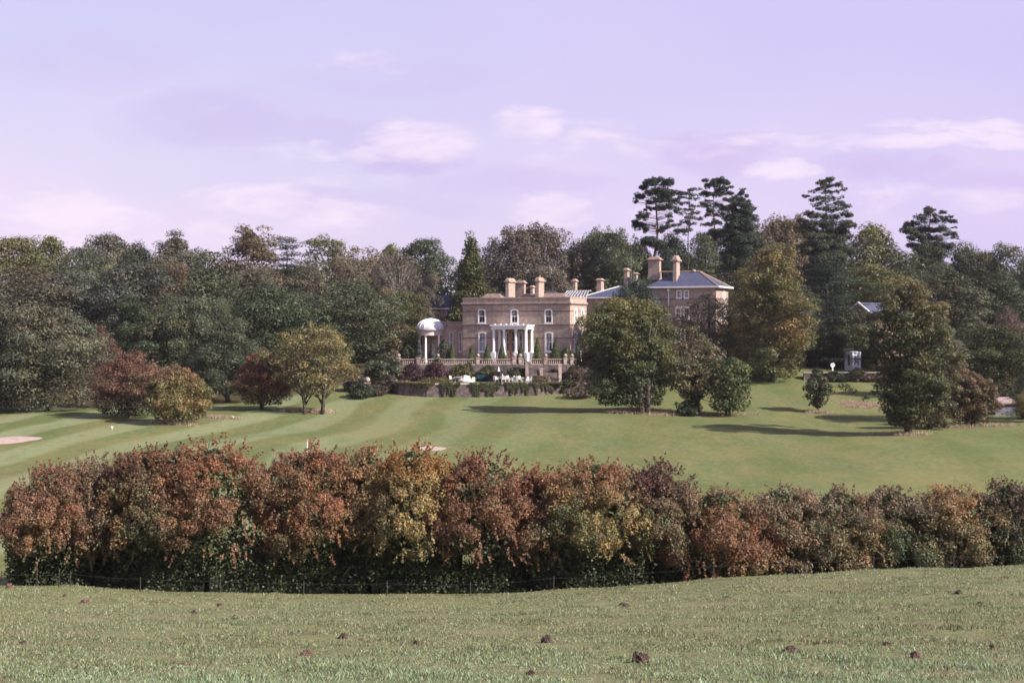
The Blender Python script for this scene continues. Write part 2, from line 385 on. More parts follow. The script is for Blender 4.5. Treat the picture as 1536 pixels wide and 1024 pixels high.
# ------------------------------------------------------------------ foliage
def leaf_mesh(name, p, n, size, col, asp=0.62, rng=None, mat=None, fold=0.0):
    """one kite shaped leaf spray per point"""
    N = len(p); rng = rng or np.random.default_rng(1)
    n = n / (np.linalg.norm(n, axis=1, keepdims=True) + 1e-9)
    a = rng.normal(size=(N, 3)); a -= n * (a * n).sum(1, keepdims=True); a /= (np.linalg.norm(a, axis=1, keepdims=True) + 1e-9)
    b = np.cross(n, a); s = size[:, None]
    v = np.empty((N, 4, 3), np.float32)
    v[:, 0] = p - a * s * 0.5; v[:, 1] = p + b * s * 0.5 * asp + a * s * 0.08; v[:, 2] = p + a * s * 0.5 + n * s * fold; v[:, 3] = p - b * s * 0.5 * asp + a * s * 0.08
    me = bpy.data.meshes.new(name); me.vertices.add(N * 4); me.vertices.foreach_set('co', v.ravel())
    me.loops.add(N * 4); me.loops.foreach_set('vertex_index', np.arange(N * 4, dtype=np.int32))
    me.polygons.add(N); me.polygons.foreach_set('loop_start', np.arange(0, N * 4, 4, dtype=np.int32))
    me.update(calc_edges=True)
    at = me.attributes.new('leafcol', 'FLOAT_COLOR', 'FACE')
    c4 = np.ones((N, 4), np.float32); c4[:, :3] = col; at.data.foreach_set('color', c4.ravel())
    me.materials.append(mat or M['leaf'])
    return me

def unit(rng, n):
    d = rng.normal(size=(n, 3)); return d / np.linalg.norm(d, axis=1, keepdims=True)

PROF = {
    'round': lambda t: np.sqrt(np.clip(1 - (2 * t - 1) ** 2, 0, 1)) ** 0.85,
    'egg':   lambda t: np.clip(np.sin(np.pi * np.clip(t, 0, 1) ** 0.75), 0, 1) ** 0.7,
    'dome':  lambda t: np.sqrt(np.clip(1 - np.clip(t * 1.02 - 0.18, 0, 1) ** 2 / 0.7, 0, 1)) * np.clip(0.72 + t * 1.6, 0, 1),
    'cone':  lambda t: np.clip(1 - t, 0, 1) ** 0.75 * np.clip(0.8 + t * 2, 0, 1),
    'spire': lambda t: np.clip(1.02 - t, 0, 1) ** 0.6 * np.clip(0.55 + t * 2.4, 0, 1),
    'wide':  lambda t: np.interp(t, [0, .08, .25, .4, .55, .75, .9, 1], [.45, .62, .85, .80, 1.0, .85, .55, .15]),
    'tallfull': lambda t: np.interp(t, [0, .1, .3, .5, .7, .85, 1], [.7, .95, 1.0, .9, .72, .55, .15]),
    'drum':  lambda t: np.interp(t, [0, .12, .4, .75, .9, 1], [.80, .95, 1.0, 1.0, .88, .55]),
    'full':  lambda t: np.clip(1 - np.abs(2 * np.clip(t, 0, 1) * .96 - .96) ** 2.8, 0, 1) ** .55,
    'vase':  lambda t: np.clip(0.45 + 0.75 * t, 0, 1) * np.sqrt(np.clip(1 - np.clip((t - 0.55) / 0.47, 0, 1) ** 2, 0, 1)),
    'col':   lambda t: np.clip(0.75 + t, 0, 1) * np.clip((1 - t) * 3.0, 0, 1) ** 0.5,
}

def clump_leaves(rng, cen, rad, nl, size, flat, up, jit, tint, hue, lowcut=0.35):
    """leaves on the outside of many clumps; returns p, n, size, colour"""
    ps, ns, ss, cs = [], [], [], []
    for i in range(len(cen)):
        k = max(6, int(nl[i])); d = unit(rng, int(k * 1.5)); keep = (d[:, 2] > -0.25) | (rng.random(len(d)) < lowcut); d = d[keep][:k]; k = len(d)
        r = rad[i] * (0.62 + 0.42 * rng.random((k, 1)) ** 0.6)
        fl = flat[i] if hasattr(flat, '__len__') else flat
        p = cen[i] + d * r * np.array([1, 1, fl]); p += rng.normal(size=(k, 3)) * rad[i] * 0.07
        n = d * np.array([1, 1, 1.0 / max(fl, 0.35)]) ; n /= np.linalg.norm(n, axis=1, keepdims=True)
        n = n + np.array([0, 0, up]) + rng.normal(size=(k, 3)) * jit
        ct = 1 + rng.normal() * tint; h = rng.normal() * hue
        c = np.stack([np.full(k, ct * (1 + h)), np.full(k, ct), np.full(k, ct * (1 - h * 0.5))], 1) * (1 + rng.normal(size=(k, 1)) * 0.08)
        ps.append(p); ns.append(n); ss.append(size * (0.45 + 1.1 * rng.random(k) ** 1.3)); cs.append(np.clip(c, 0.25, 2.2))
    return ps, ns, ss, cs

def crown(name, seed, cb, H, Wd, prof='round', ncl=70, nleaf=6000, size=0.45, clr=(0.13, 0.24), flat=0.72, up=0.35, jit=0.34, tint=0.20,
          hue=0.08, inner=0.22, rmin=0.45, asp=0.62, lump=0.14, paint=None, lowcut=0.35, lobes=0):
    """crown whose bottom is at height cb, H tall and Wd wide; returns mesh and clump centres"""
    rng = np.random.default_rng(seed); f = PROF[prof]
    t = []
    while len(t) < ncl:
        x = rng.random()
        if rng.random() < f(np.array(x)) * 0.9 + 0.1: t.append(x)
    t = np.array(t); ph = rng.random(4) * 6.28
    if lobes:
        # big limbs of foliage first, small clumps on the outside of each
        tl = (np.arange(lobes) + rng.uniform(.2, .8, lobes)) / lobes; al = np.arange(lobes) * 2.39996 + rng.random() * 6 + rng.normal(size=lobes) * .3
        lr = Wd * rng.uniform(.14, .29, lobes) * (.70 + .30 * f(tl)); fl_ = f(tl)
        rl_ = np.maximum(Wd / 2 * fl_ * (1 + lump * rng.normal(size=lobes)) - lr * .9, 0) * rng.uniform(.72, 1.06, lobes)
        lc = np.stack([rl_ * np.cos(al), rl_ * np.sin(al), cb + lr * .8 + tl * (H - lr * 1.7)], 1); lr[-1] = Wd * rng.uniform(.2, .27); lc[-1] = (rng.normal() * .06 * Wd, rng.normal() * .06 * Wd, cb + H - lr[-1] * .95)
        w = lr ** 2 / (lr ** 2).sum(); li = rng.choice(lobes, ncl, p=w); d = unit(rng, ncl)
        out = lc[li] * np.array([1, 1, 0]); out /= np.linalg.norm(out, axis=1, keepdims=True) + 1e-6
        d = d + out * .45 + np.array([0, 0, .25]); d /= np.linalg.norm(d, axis=1, keepdims=True)
        cr = Wd * rng.uniform(clr[0], clr[1], ncl) * .72
        cen = lc[li] + d * (lr[li] - cr * .6)[:, None] * np.array([1, 1, .85]) * rng.uniform(.80, 1.16, (ncl, 1))
        cen[:, 2] = np.clip(cen[:, 2], cb + cr * .3, None)
        base_t = 1 + rng.normal(size=lobes) * .10
    else:
        ang = rng.random(ncl) * 2 * np.pi; rr = np.sqrt(rng.uniform(rmin ** 2, 1.0, ncl))
        lm = 1 + lump * np.sin(2 * ang + ph[0] + 3 * t) + lump * 0.8 * np.sin(3 * ang + ph[1] - 5 * t) + rng.normal(size=ncl) * 0.06
        cr = Wd * rng.uniform(clr[0], clr[1], ncl) * (0.55 + 0.45 * f(t))
        Rr = np.maximum(Wd / 2 * f(t) * lm - cr * 0.75, 0.02 * Wd) * rr
        cen = np.stack([Rr * np.cos(ang), Rr * np.sin(ang), cb + cr * flat * 0.6 + t * (H - cr * flat * 1.4)], 1)
    nl = nleaf * cr ** 2 / (cr ** 2).sum()
    ps, ns, ss, cs = clump_leaves(rng, cen, cr, nl, size, flat, up, jit, tint, hue, lowcut)
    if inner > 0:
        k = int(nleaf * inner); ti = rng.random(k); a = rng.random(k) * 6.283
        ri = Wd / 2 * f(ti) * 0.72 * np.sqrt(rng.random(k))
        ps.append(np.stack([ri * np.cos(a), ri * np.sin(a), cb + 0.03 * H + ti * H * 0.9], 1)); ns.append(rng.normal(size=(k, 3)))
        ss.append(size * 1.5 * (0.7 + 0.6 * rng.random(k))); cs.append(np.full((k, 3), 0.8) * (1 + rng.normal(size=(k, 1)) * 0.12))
    p, n, s, c = np.concatenate(ps), np.concatenate(ns), np.concatenate(ss), np.concatenate(cs)
    if paint: c = paint(rng, p, c, cb, H, Wd)
    return leaf_mesh(name, p, n, s, c, asp, rng), cen

def limbs(name, seed, h, cb, rad, cen, nlimb=9, mat='bark', lean=0.0, stems=1, sub=0, spread=0.0):
    rng = np.random.default_rng(seed); mb = MB(); feet = []
    for sidx in range(stems):
        a = rng.random() * 6.28; off = np.array([math.cos(a), math.sin(a), 0]) * (rad * 2.2 * (stems > 1) + spread)
        top = cb + (h - cb) * 0.72; feet.append((off[0], off[1], -.3))
        k = 7; pts = []; x = off.copy()
        for i in range(k):
            tt = i / (k - 1); pts.append((off[0] * (1 + tt * 0.8) + lean * tt * h + rng.normal() * rad * 0.35 * (i > 0), off[1] * (1 + tt * 0.8) + rng.normal() * rad * 0.35 * (i > 0), -0.4 + (top + 0.4) * tt))
        rs = [rad * (1.5 if i == 0 else 1.0) * (1 - 0.85 * i / (k - 1)) for i in range(k)]
        mb.tube(pts, rs, 8)
        idx = rng.permutation(len(cen))[:nlimb]
        for j in idx:
            c = np.array(cen[j]); t0 = rng.uniform(0.30, 0.85) * min(1.0, max(0.25, c[2] / top)); q = t0 * (k - 1); i0 = int(q); i1 = min(i0 + 1, k - 1)
            b = np.array(pts[i0]) * (1 - q + i0) + np.array(pts[i1]) * (q - i0)
            mid = b * 0.5 + c * 0.5 + np.array([0, 0, 0.04 * h]); r0 = rad * (1 - 0.85 * t0) * 0.55
            mb.tube([b, mid, c], [r0, r0 * 0.65, r0 * 0.22], 5)
            for s_ in range(sub):
                e = c + rng.normal(size=3) * 0.10 * h * np.array([1, 1, 0.6]) + np.array([0, 0, 0.05 * h])
                mb.tube([mid * 0.4 + c * 0.6, e], [r0 * 0.4, r0 * 0.12], 4)
    for p_ in feet[1:]: mb.tube([feet[0], p_], rad * .8, 6)
    return mb.mesh(name, M[mat], True)

def tiers(name, seed, cb, H, Wd, nb, prof, nleaf, size, rz=0.4, lift=0.1, jit=0.42, crr=(0.12, 0.20), irr=0.2, asp=0.5, clumps=(.35, .7, 1.0), core=10):
    """conifer: flat sprays along branches that leave the stem at irregular heights"""
    rng = np.random.default_rng(seed); cen, rad = [], []
    for i in range(nb):
        t = (i + rng.uniform(-.5, .5)) / (nb - 1); t = min(max(t, 0), 1); a = i * 2.39996 + rng.normal() * .5
        L = max(Wd / 2 * prof(t) * (1 + rng.normal() * irr), .04 * Wd); cl = rng.uniform(*crr) * Wd
        for q in clumps:
            c = cl * (1.1 - .35 * q) * (.55 + .5 * prof(t)); r = max(L * q - c * .6, 0); z = cb + t * (H - c * rz) + lift * Wd * q * rng.uniform(-.2, 1.3)
            cen.append((r * math.cos(a + .2 * q), r * math.sin(a + .2 * q), min(z, cb + H - c * rz))); rad.append(c)
    for i in range(core):
        t = (i + .5) / core; cen.append((0, 0, cb + t * H * .97)); rad.append(Wd * .13 * (.5 + .6 * prof(t)))
    cen = np.array(cen); rad = np.array(rad); nl = nleaf * rad ** 2 / (rad ** 2).sum()
    ps, ns, ss, cs = clump_leaves(rng, cen, rad, nl, size, rz, 0.4, jit, 0.12, 0.05, 0.45)
    return leaf_mesh(name, np.concatenate(ps), np.concatenate(ns), np.concatenate(ss), np.concatenate(cs), asp, rng), cen

def stem(name, seed, h, cb, rad, cen, mat='bark'):
    rng = np.random.default_rng(seed); mb = MB(); k = 8; z1 = h * .97
    mb.tube([(rng.normal() * .12 * (i > 0), rng.normal() * .12 * (i > 0), -.4 + (z1 + .4) * i / (k - 1)) for i in range(k)], [rad * (1.3 if i == 0 else 1) * (1 - .9 * i / (k - 1)) for i in range(k)], 8)
    for c in cen[::2]:
        r = math.hypot(c[0], c[1])
        if r > rad * 2: z = max(c[2] - r * rng.uniform(.05, .25), cb * .8); q = rad * .28 * (1.1 - z / h); mb.tube([(0, 0, z), (c[0] * .5, c[1] * .5, z * .6 + c[2] * .4), tuple(c)], [q, q * .7, q * .3], 4)
    return mb.mesh(name, M[mat], True)

# --- prototypes of the wood's trees: (crown mesh, trunk mesh, height, width)
PT = {}
def proto(key, h, w, cbf, seed, trunk_r=0.3, mat='bark', nlimb=9, sub=0, stems=1, **kw):
    cb = h * cbf
    me, cen = crown(key + '_crown', seed, cb, h - cb, w, **kw)
    tr = limbs(key + '_trunk', seed + 1, h, cb, trunk_r, cen, nlimb, mat, sub=sub, stems=stems)
    PT[key] = (me, tr, h, w)
for i in range(4):
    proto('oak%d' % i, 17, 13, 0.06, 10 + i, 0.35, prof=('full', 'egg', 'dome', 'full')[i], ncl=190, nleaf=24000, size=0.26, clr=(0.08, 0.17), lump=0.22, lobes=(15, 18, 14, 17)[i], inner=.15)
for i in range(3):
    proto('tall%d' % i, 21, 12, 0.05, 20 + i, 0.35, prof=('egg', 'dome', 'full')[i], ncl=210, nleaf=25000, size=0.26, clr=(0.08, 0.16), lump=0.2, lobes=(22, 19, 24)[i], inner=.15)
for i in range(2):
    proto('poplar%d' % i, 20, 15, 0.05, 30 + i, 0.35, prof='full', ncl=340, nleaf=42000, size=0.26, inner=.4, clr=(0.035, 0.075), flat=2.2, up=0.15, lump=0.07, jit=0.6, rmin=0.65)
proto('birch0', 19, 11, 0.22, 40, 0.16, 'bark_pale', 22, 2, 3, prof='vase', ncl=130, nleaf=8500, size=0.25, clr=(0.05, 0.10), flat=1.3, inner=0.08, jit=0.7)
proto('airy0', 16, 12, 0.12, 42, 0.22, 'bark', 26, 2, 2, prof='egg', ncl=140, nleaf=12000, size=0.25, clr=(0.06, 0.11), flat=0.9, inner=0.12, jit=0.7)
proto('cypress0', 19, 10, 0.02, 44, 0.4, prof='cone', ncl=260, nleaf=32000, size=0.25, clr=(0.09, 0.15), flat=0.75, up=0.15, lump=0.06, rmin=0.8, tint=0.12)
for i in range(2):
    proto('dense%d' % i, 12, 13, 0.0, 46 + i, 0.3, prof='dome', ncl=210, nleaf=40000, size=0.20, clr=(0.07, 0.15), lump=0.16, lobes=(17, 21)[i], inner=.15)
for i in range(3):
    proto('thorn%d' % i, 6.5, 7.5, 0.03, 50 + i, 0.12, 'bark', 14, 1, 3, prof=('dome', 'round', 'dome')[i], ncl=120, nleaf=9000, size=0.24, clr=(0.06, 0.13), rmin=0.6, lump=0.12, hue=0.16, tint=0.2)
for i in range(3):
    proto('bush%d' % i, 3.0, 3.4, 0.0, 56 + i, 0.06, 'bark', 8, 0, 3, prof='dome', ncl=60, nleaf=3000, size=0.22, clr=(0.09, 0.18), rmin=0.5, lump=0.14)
def conifer(key, h, w, cbf, seed, trunk_r, **kw):
    cb = h * cbf; me, cen = tiers(key + '_crown', seed, cb, h - cb, w, **kw)
    PT[key] = (me, stem(key + '_trunk', seed + 1, h, cb, trunk_r, cen), h, w)
ip = lambda *v: (lambda t: float(np.interp(t, np.linspace(0, 1, len(v)), v)))
conifer('cedar0', 30, 11, 0.03, 60, 0.45, nb=80, prof=ip(1.1, 1.2, 1.2, 1.15, 1.1, 1.0, .95, .85, .78, .72, .66, .56, .36), nleaf=42000, size=0.25, rz=.26, lift=.10, irr=.30, crr=(.14, .24))
conifer('cedar1', 26, 13, 0.05, 62, 0.45, nb=64, prof=ip(1, 1.05, 1.1, 1.1, 1.05, .98, .85, .62, .36), nleaf=38000, size=0.25, rz=.28, lift=.06, irr=.2, crr=(.13, .22))
conifer('pine2', 29, 7, 0.40, 68, 0.26, nb=26, prof=ip(.7, .9, .8, 1, .8, .8, .5), nleaf=15000, size=0.24, rz=.34, lift=.14, irr=.3, crr=(.18, .27), clumps=(.45, 1.0), core=5)
conifer('fir0', 24, 11, 0.02, 70, 0.35, nb=75, prof=ip(1.05, 1.05, 1.0, .9, .8, .66, .5, .34, .2), nleaf=28000, size=0.25, rz=.45, lift=-.03, irr=.18, crr=(.12, .2))

CR = np.random.default_rng(7)
def plant(name, key, px, top, wpx, Y, col, label, cat='tree', group=None, rot=None, sinkb=0.0, base=None):
    me, tr, h, w = PT[key]; x = X(px, Y); zb = gz(x, Y) if base is None else base
    hh = Z(top, Y) - zb; ww = wpx / F * Y
    e = empty(name, (x, Y, zb - sinkb), CR.random() * 6.28 if rot is None else rot)
    s = ww / w * (1.05 if key[:4] in ('pine', 'ceda', 'cypr') else 1.32)
    e.scale = (s, s, (hh + sinkb) / h)
    c = link('crown', me, e); c.color = tuple(col) + (1,)
    link('trunk', tr, e)
    return tag(e, label, cat, group)

# ------------------------------------------------------------------ the wood
OL, DG, GB, GG = (.136, .136, .058), (.062, .080, .042), (.120, .112, .074), (.098, .112, .064)
BRN, PUR, ORG, PALE, NAV = (.155, .122, .074), (.142, .122, .098), (.175, .125, .056), (.21, .22, .135), (.044, .064, .046)
WG = 'trees of the wood behind the house'
wood = [
 # name, proto, px, top row, width px, distance, colour, label
 ('broadleaf_tree', 'oak0', 14, 346, 120, 252, OL, 'olive green oak at the left end of the skyline'),
 ('broadleaf_tree', 'oak1', 76, 344, 118, 262, OL, 'broad yellowish oak on the skyline, second from the left edge'),
 ('broadleaf_tree', 'oak3', 122, 362, 80, 256, GG, 'small green crown filling the dip right of the broad yellowish skyline oak'),
 ('broadleaf_tree', 'oak0', 165, 343, 92, 266, GB, 'rounded brown oak standing up alone on the left skyline'),
 ('broadleaf_tree', 'oak2', 213, 361, 76, 258, DG, 'dark green crown in the skyline dip between two brown oaks'),
 ('broadleaf_tree', 'tall1', 262, 343, 96, 252, GB, 'grey brown oak with a small pointed crown on the left skyline'),
 ('broadleaf_tree', 'oak3', 318, 368, 96, 258, GG, 'low dull green crown on the skyline left of the tallest rusty oak'),
 ('broadleaf_tree', 'tall0', 376, 333, 108, 250, BRN, 'tallest oak of the left skyline with rusty orange patches in its top'),
 ('conifer_tree', 'pine2', 430, 355, 70, 254, NAV, 'dark ragged pine with spiky top beside the tall rusty oak'),
 ('broadleaf_tree', 'tall2', 490, 349, 96, 264, OL, 'olive topped tree right of the ragged dark pine on the skyline'),
 ('birch_tree', 'birch0', 540, 364, 92, 254, BRN, 'thin brown birch with pale bare stems above the slate roofed outbuilding'),
 ('broadleaf_tree', 'oak1', 584, 357, 78, 266, OL, 'yellow brown crown between the two pale stemmed birches'),
 ('birch_tree', 'birch0', 597, 376, 84, 248, PUR, 'second birch with white stems, nearer the dark oak'),
 ('broadleaf_tree', 'oak0', 634, 350, 94, 264, DG, 'dark green lobed oak on the skyline left of the cypress'),
 ('broadleaf_tree', 'tall1', 640, 400, 46, 236, PUR, 'small pinkish grey tree with a pale tip below the dark lobed oak'),
 ('cypress_tree', 'cypress0', 707, 344, 108, 236, (.075, .080, .030), 'dense cone shaped cypress rising straight behind the left end of the house'),
 ('poplar_tree', 'poplar0', 796, 333, 128, 258, PUR, 'wide grey brown poplar clump behind the house chimneys'),
 ('poplar_tree', 'poplar1', 908, 338, 104, 264, GG, 'grey green poplar clump right of the widest poplar, left of the pines'),
 ('broadleaf_tree', 'oak2', 866, 368, 70, 272, GG, 'shaded crown in the gap between the two poplar clumps'),
 ('broadleaf_tree', 'oak3', 735, 388, 60, 262, DG, 'dark crown in the gap between the cypress and the poplars'),
 ('poplar_tree', 'poplar0', 1176, 319, 104, 276, BRN, 'brownish poplar belt on the skyline left of the tall cedar'),
 ('broadleaf_tree', 'oak1', 1306, 325, 128, 264, OL, 'broad yellow green dome of oak right of the tall cedar'),
 ('broadleaf_tree', 'oak2', 1448, 362, 84, 268, GG, 'green crown sloping down right of the pyramid cedar'),
 ('broadleaf_tree', 'oak0', 1482, 369, 46, 262, OL, 'small olive crown in the skyline dip near the right edge'),
 ('broadleaf_tree', 'oak3', 1520, 360, 84, 254, GG, 'grey green oak at the right end of the skyline'),
 # second rank
 ('broadleaf_tree', 'oak3', 22, 396, 150, 218, GB, 'grey brown tree below the olive oak at the left edge'),
 ('broadleaf_tree', 'dense0', 96, 398, 150, 222, (.096, .098, .076), 'wide dusky grey tree in the middle of the left wood'),
 ('broadleaf_tree', 'airy0', 166, 372, 62, 238, PALE, 'pale yellow green willow top catching light in the left wood'),
 ('broadleaf_tree', 'oak0', 200, 384, 124, 222, (.088, .094, .072), 'tall shaded grey oak below the dark dip in the left skyline'),
 ('broadleaf_tree', 'tall2', 262, 386, 70, 228, BRN, 'pinkish brown crown below the pointed grey brown oak'),
 ('broadleaf_tree', 'oak1', 306, 392, 120, 216, GG, 'dull green oak left of the dark spreading yew like tree'),
 ('broadleaf_tree', 'tall0', 380, 395, 110, 226, GB, 'brown green tree right under the tallest rusty oak'),
 ('broadleaf_tree', 'dense1', 402, 418, 158, 204, DG, 'very dark dense spreading tree behind the yellow two stemmed tree'),
 ('broadleaf_tree', 'oak2', 462, 396, 100, 226, GB, 'brownish tree below the olive topped skyline tree'),
 ('broadleaf_tree', 'oak3', 522, 412, 128, 216, GG, 'large grey green tree left of the slate roof sliver'),
 ('broadleaf_tree', 'oak1', 578, 424, 66, 224, BRN, 'small orange brown crown above the slate roof sliver'),
 ('broadleaf_tree', 'dense0', 598, 432, 104, 228, (.088, .088, .034), 'dark olive tree standing just left of the white dome'),
 ('broadleaf_tree', 'bush1', 684, 456, 44, 228, (.080, .075, .030), 'olive treetop between the dome and the house wall'),
 ('broadleaf_tree', 'dense1', 282, 438, 118, 196, (.100, .108, .062), 'grey green tree behind the pink and yellow hawthorns'),
 ('broadleaf_tree', 'oak2', 342, 474, 92, 186, (.084, .098, .060), 'grey leaved tree hanging over the lawn left of the red hawthorn'),
 ('broadleaf_tree', 'tall1', 205, 440, 92, 196, DG, 'tall dark tree in shade behind the reddish hawthorn'),
 ('broadleaf_tree', 'dense0', 70, 448, 158, 171, (.128, .126, .080), 'big tree with pale dry top at the left edge of the fairway'),
 ('broadleaf_tree', 'dense1', -20, 486, 110, 172, (.082, .082, .050), 'dark green tree cut by the left edge, beside the big pale topped tree'),
 ('broadleaf_tree', 'airy0', 150, 482, 62, 178, (.150, .088, .070), 'slim pinkish brown tree right of the big pale topped tree'),
 ('broadleaf_tree', 'dense1', 545, 462, 96, 226, DG, 'dark tree shading the strip of lawn left of the dome'),
 # right side of the house
 ('broadleaf_tree', 'airy0', 1060, 432, 100, 212, PUR, 'thin purplish tree in front of the right wall of the wing'),
 ('broadleaf_tree', 'airy0', 1090, 470, 60, 208, GB, 'grey brown small tree between the purplish tree and the orange lime'),
 ('broadleaf_tree', 'oak0', 1408, 500, 92, 160, GB, 'brown green tree right behind the tall dark fairway tree'),
 ('broadleaf_tree', 'oak1', 1120, 392, 80, 238, OL, 'green brown tree between the wing roof and the orange lime'),
 ('conifer_tree', 'fir0', 1058, 352, 80, 246, GG, 'dull conifer behind the wing chimneys below the tall pines'),
 ('conifer_tree', 'fir0', 1000, 372, 66, 248, NAV, 'dark conifer below the bare trunk of the leftmost tall pine'),
 ('broadleaf_tree', 'oak2', 935, 372, 70, 246, GG, 'grey green crown behind the television aerial'),
 ('broadleaf_tree', 'dense0', 818, 392, 110, 250, PUR, 'dusky undergrowth tree right behind the main chimneys'),
 ('yew_tree', 'dense1', 957, 410, 76, 206, NAV, 'mounded dark yew top filling the gap between house and wing'),
 ('conifer_tree', 'cedar0', 1246, 392, 112, 215, NAV, 'broad black green cedar right of the orange lime tree'),
 ('broadleaf_tree', 'oak0', 1312, 392, 120, 236, OL, 'yellow green oak below the broad skyline dome'),
 ('broadleaf_tree', 'oak3', 1366, 372, 96, 250, GG, 'green crown under the pyramid cedar'),
 ('broadleaf_tree', 'tall2', 1352, 432, 80, 226, GB, 'grey brown tree above the cottage gable'),
 ('broadleaf_tree', 'tall1', 1432, 396, 108, 206, (.098, .096, .060), 'tall soft grey green tree behind the brown hawthorn on the right'),
 ('broadleaf_tree', 'oak1', 1506, 412, 110, 226, DG, 'dark green tree at the right edge below the skyline'),
 ('broadleaf_tree', 'airy0', 1512, 455, 50, 214, (.155, .105, .095), 'pale pinkish twiggy tree at the right edge'),
 ('broadleaf_tree', 'dense0', 1496, 482, 120, 184, (.070, .078, .034), 'bright leaved thicket tree above the small shed'),
 ('broadleaf_tree', 'oak2', 1404, 480, 80, 186, GG, 'grey green tree between the dark fairway tree and the thicket'),
 ('conifer_tree', 'fir0', 1330, 452, 66, 223, NAV, 'dark fir right behind the white kiosk'),
 ('broadleaf_tree', 'dense1', 1230, 490, 74, 216, (.062, .060, .040), 'rounded dark bush tree left of the white kiosk'),
 ('broadleaf_tree', 'dense0', 1290, 490, 74, 215, DG, 'low dark shrub behind the kiosk'),
 ('broadleaf_tree', 'oak1', 1272, 456, 62, 212, (.080, .088, .050), 'dull green tree masking the cottage gable above the kiosk'),
 ('broadleaf_tree', 'oak3', 1200, 420, 70, 236, GG, 'green tree in the gap between the orange lime and the black green cedar'),
 ('broadleaf_tree', 'oak0', 1130, 345, 90, 262, GB, 'brown green tree under the tufted fir, above the lime'),
 ('broadleaf_tree', 'oak2', 1012, 346, 84, 268, (.050, .066, .044), 'dark green crown filling the gap between the bare pine trunks'),
 ('broadleaf_tree', 'oak3', 1058, 338, 80, 270, (.070, .086, .056), 'grey green crown below the fan topped pine'),
 ('broadleaf_tree', 'oak0', 956, 356, 64, 262, GG, 'small green crown left of the leftmost tall pine trunk'),
 ('broadleaf_tree', 'dense1', 985, 388, 70, 258, DG, 'dark low tree right behind the broad wing chimney'),
 ('broadleaf_tree', 'oak0', 1575, 380, 110, 240, GG, 'green oak cut by the right edge of the picture'),
 ('broadleaf_tree', 'oak2', -60, 360, 120, 240, GG, 'green oak cut by the left edge of the picture'),
 ('conifer_tree', 'fir0', 1534, 560, 46, 160, NAV, 'dark conifer at the right edge beside the shed'),
 ('broadleaf_tree', 'airy0', 1543, 578, 40, 156, (.20, .17, .06), 'pale yellow leaved sapling at the right edge'),
]
for nm, key, px, top, w, Y, col, lab in wood:
    plant(nm, key, px, top, w, Y, col, lab, 'tree', WG)

def far_wood():
    rng = np.random.default_rng(99); ps, ns, ss, cs = [], [], [], []
    for i in range(84):
        px = -260 + 2060 * (i + rng.random()) / 84 ; Y = rng.uniform(274, 312); x = X(px, Y); z0 = gz(x, Y)
        top = Z(rng.uniform(378, 398), Y); hh = top - z0; w = rng.uniform(8, 12)
        k = 10; cen = np.stack([x + rng.normal(size=k) * w * .28, Y + rng.normal(size=k) * w * .28, z0 + hh * rng.uniform(.1, .86, k)], 1); rad = np.full(k, w * .26)
        a, b, c, d = clump_leaves(rng, cen, rad, np.full(k, 90), 0.8, 0.9, .3, .6, .15, .1)
        ps += a; ns += b; ss += c; base = np.array((GG, GB, DG, OL)[i % 4]); cs += [q * base for q in d]
    me = leaf_mesh('far_woodland', np.concatenate(ps), np.concatenate(ns), np.concatenate(ss), np.concatenate(cs), .7, rng)
    tag(link('far_woodland', me), 'mass of dull tree crowns filling the gaps behind the skyline trees', 'woodland', kind='stuff')
far_wood()

# ------------------------------------------------------------------ trees standing on the fairway
def traced(name, cl, tx, sc, ox, oy, Y, base_row_px, seed, col, label, rad, leaf=.25, dens=1.0, depth=.8, flat=.8, grow=1.0):
    """a conifer whose foliage pads (x, y, half width, half height in an enlarged picture crop) get real depth round the stem"""
    rng = np.random.default_rng(seed); m = Y / F / sc; px0 = ox + tx / sc; x0 = X(px0, Y); zb = gz(x0, Y); cen, rr, ff = [], [], []
    wmax = max(abs(c[0] - tx) for c in cl) * m
    for cx, cy, hw, hh in cl:
        dx = (cx - tx) * m; z = Z(oy + cy / sc, Y) - zb; span = math.sqrt(max((wmax * .9) ** 2 - dx ** 2, 1)) * depth; n = int(8 + hw * .13); d0 = [span * rng.uniform(-1, 1) * min(1, .35 + cy / 400) for _ in range(2)]
        for k in range(n):
            r = max(hh * .95, hw * .22) * m * rng.uniform(.65, 1.35) * grow; o = rng.uniform(-1, 1) * max(hw * m - r * .8, .05)
            cen.append((dx + o, d0[k % 2] + rng.normal() * hw * m * .3, z + rng.normal() * hh * m * .42 - abs(o) * .06)); rr.append(r); ff.append(rng.uniform(.42, .8))
    cen, rr = np.array(cen), np.array(rr); nl = dens * rr ** 2 * 230
    ps, ns, ss, cs = [], [], [], []
    for i in range(len(cen)):
        a_, b_, c_, d_ = clump_leaves(rng, cen[i:i+1], rr[i:i+1], nl[i:i+1], leaf, ff[i], .45, .42, .10, .05, .5); ps += a_; ns += b_; ss += c_; cs += d_
    e = empty(name, (x0, Y, zb)); tag(e, label, 'tree', WG); h = max(c[2] for c in cen)
    c = link('crown', leaf_mesh(name + '_crown', np.concatenate(ps), np.concatenate(ns), np.concatenate(ss), np.concatenate(cs), .5, rng), e); c.color = col + (1,)
    link('trunk', stem(name + '_trunk', seed + 1, h * 1.0, h * .3, rad, cen), e)
K = 6.83
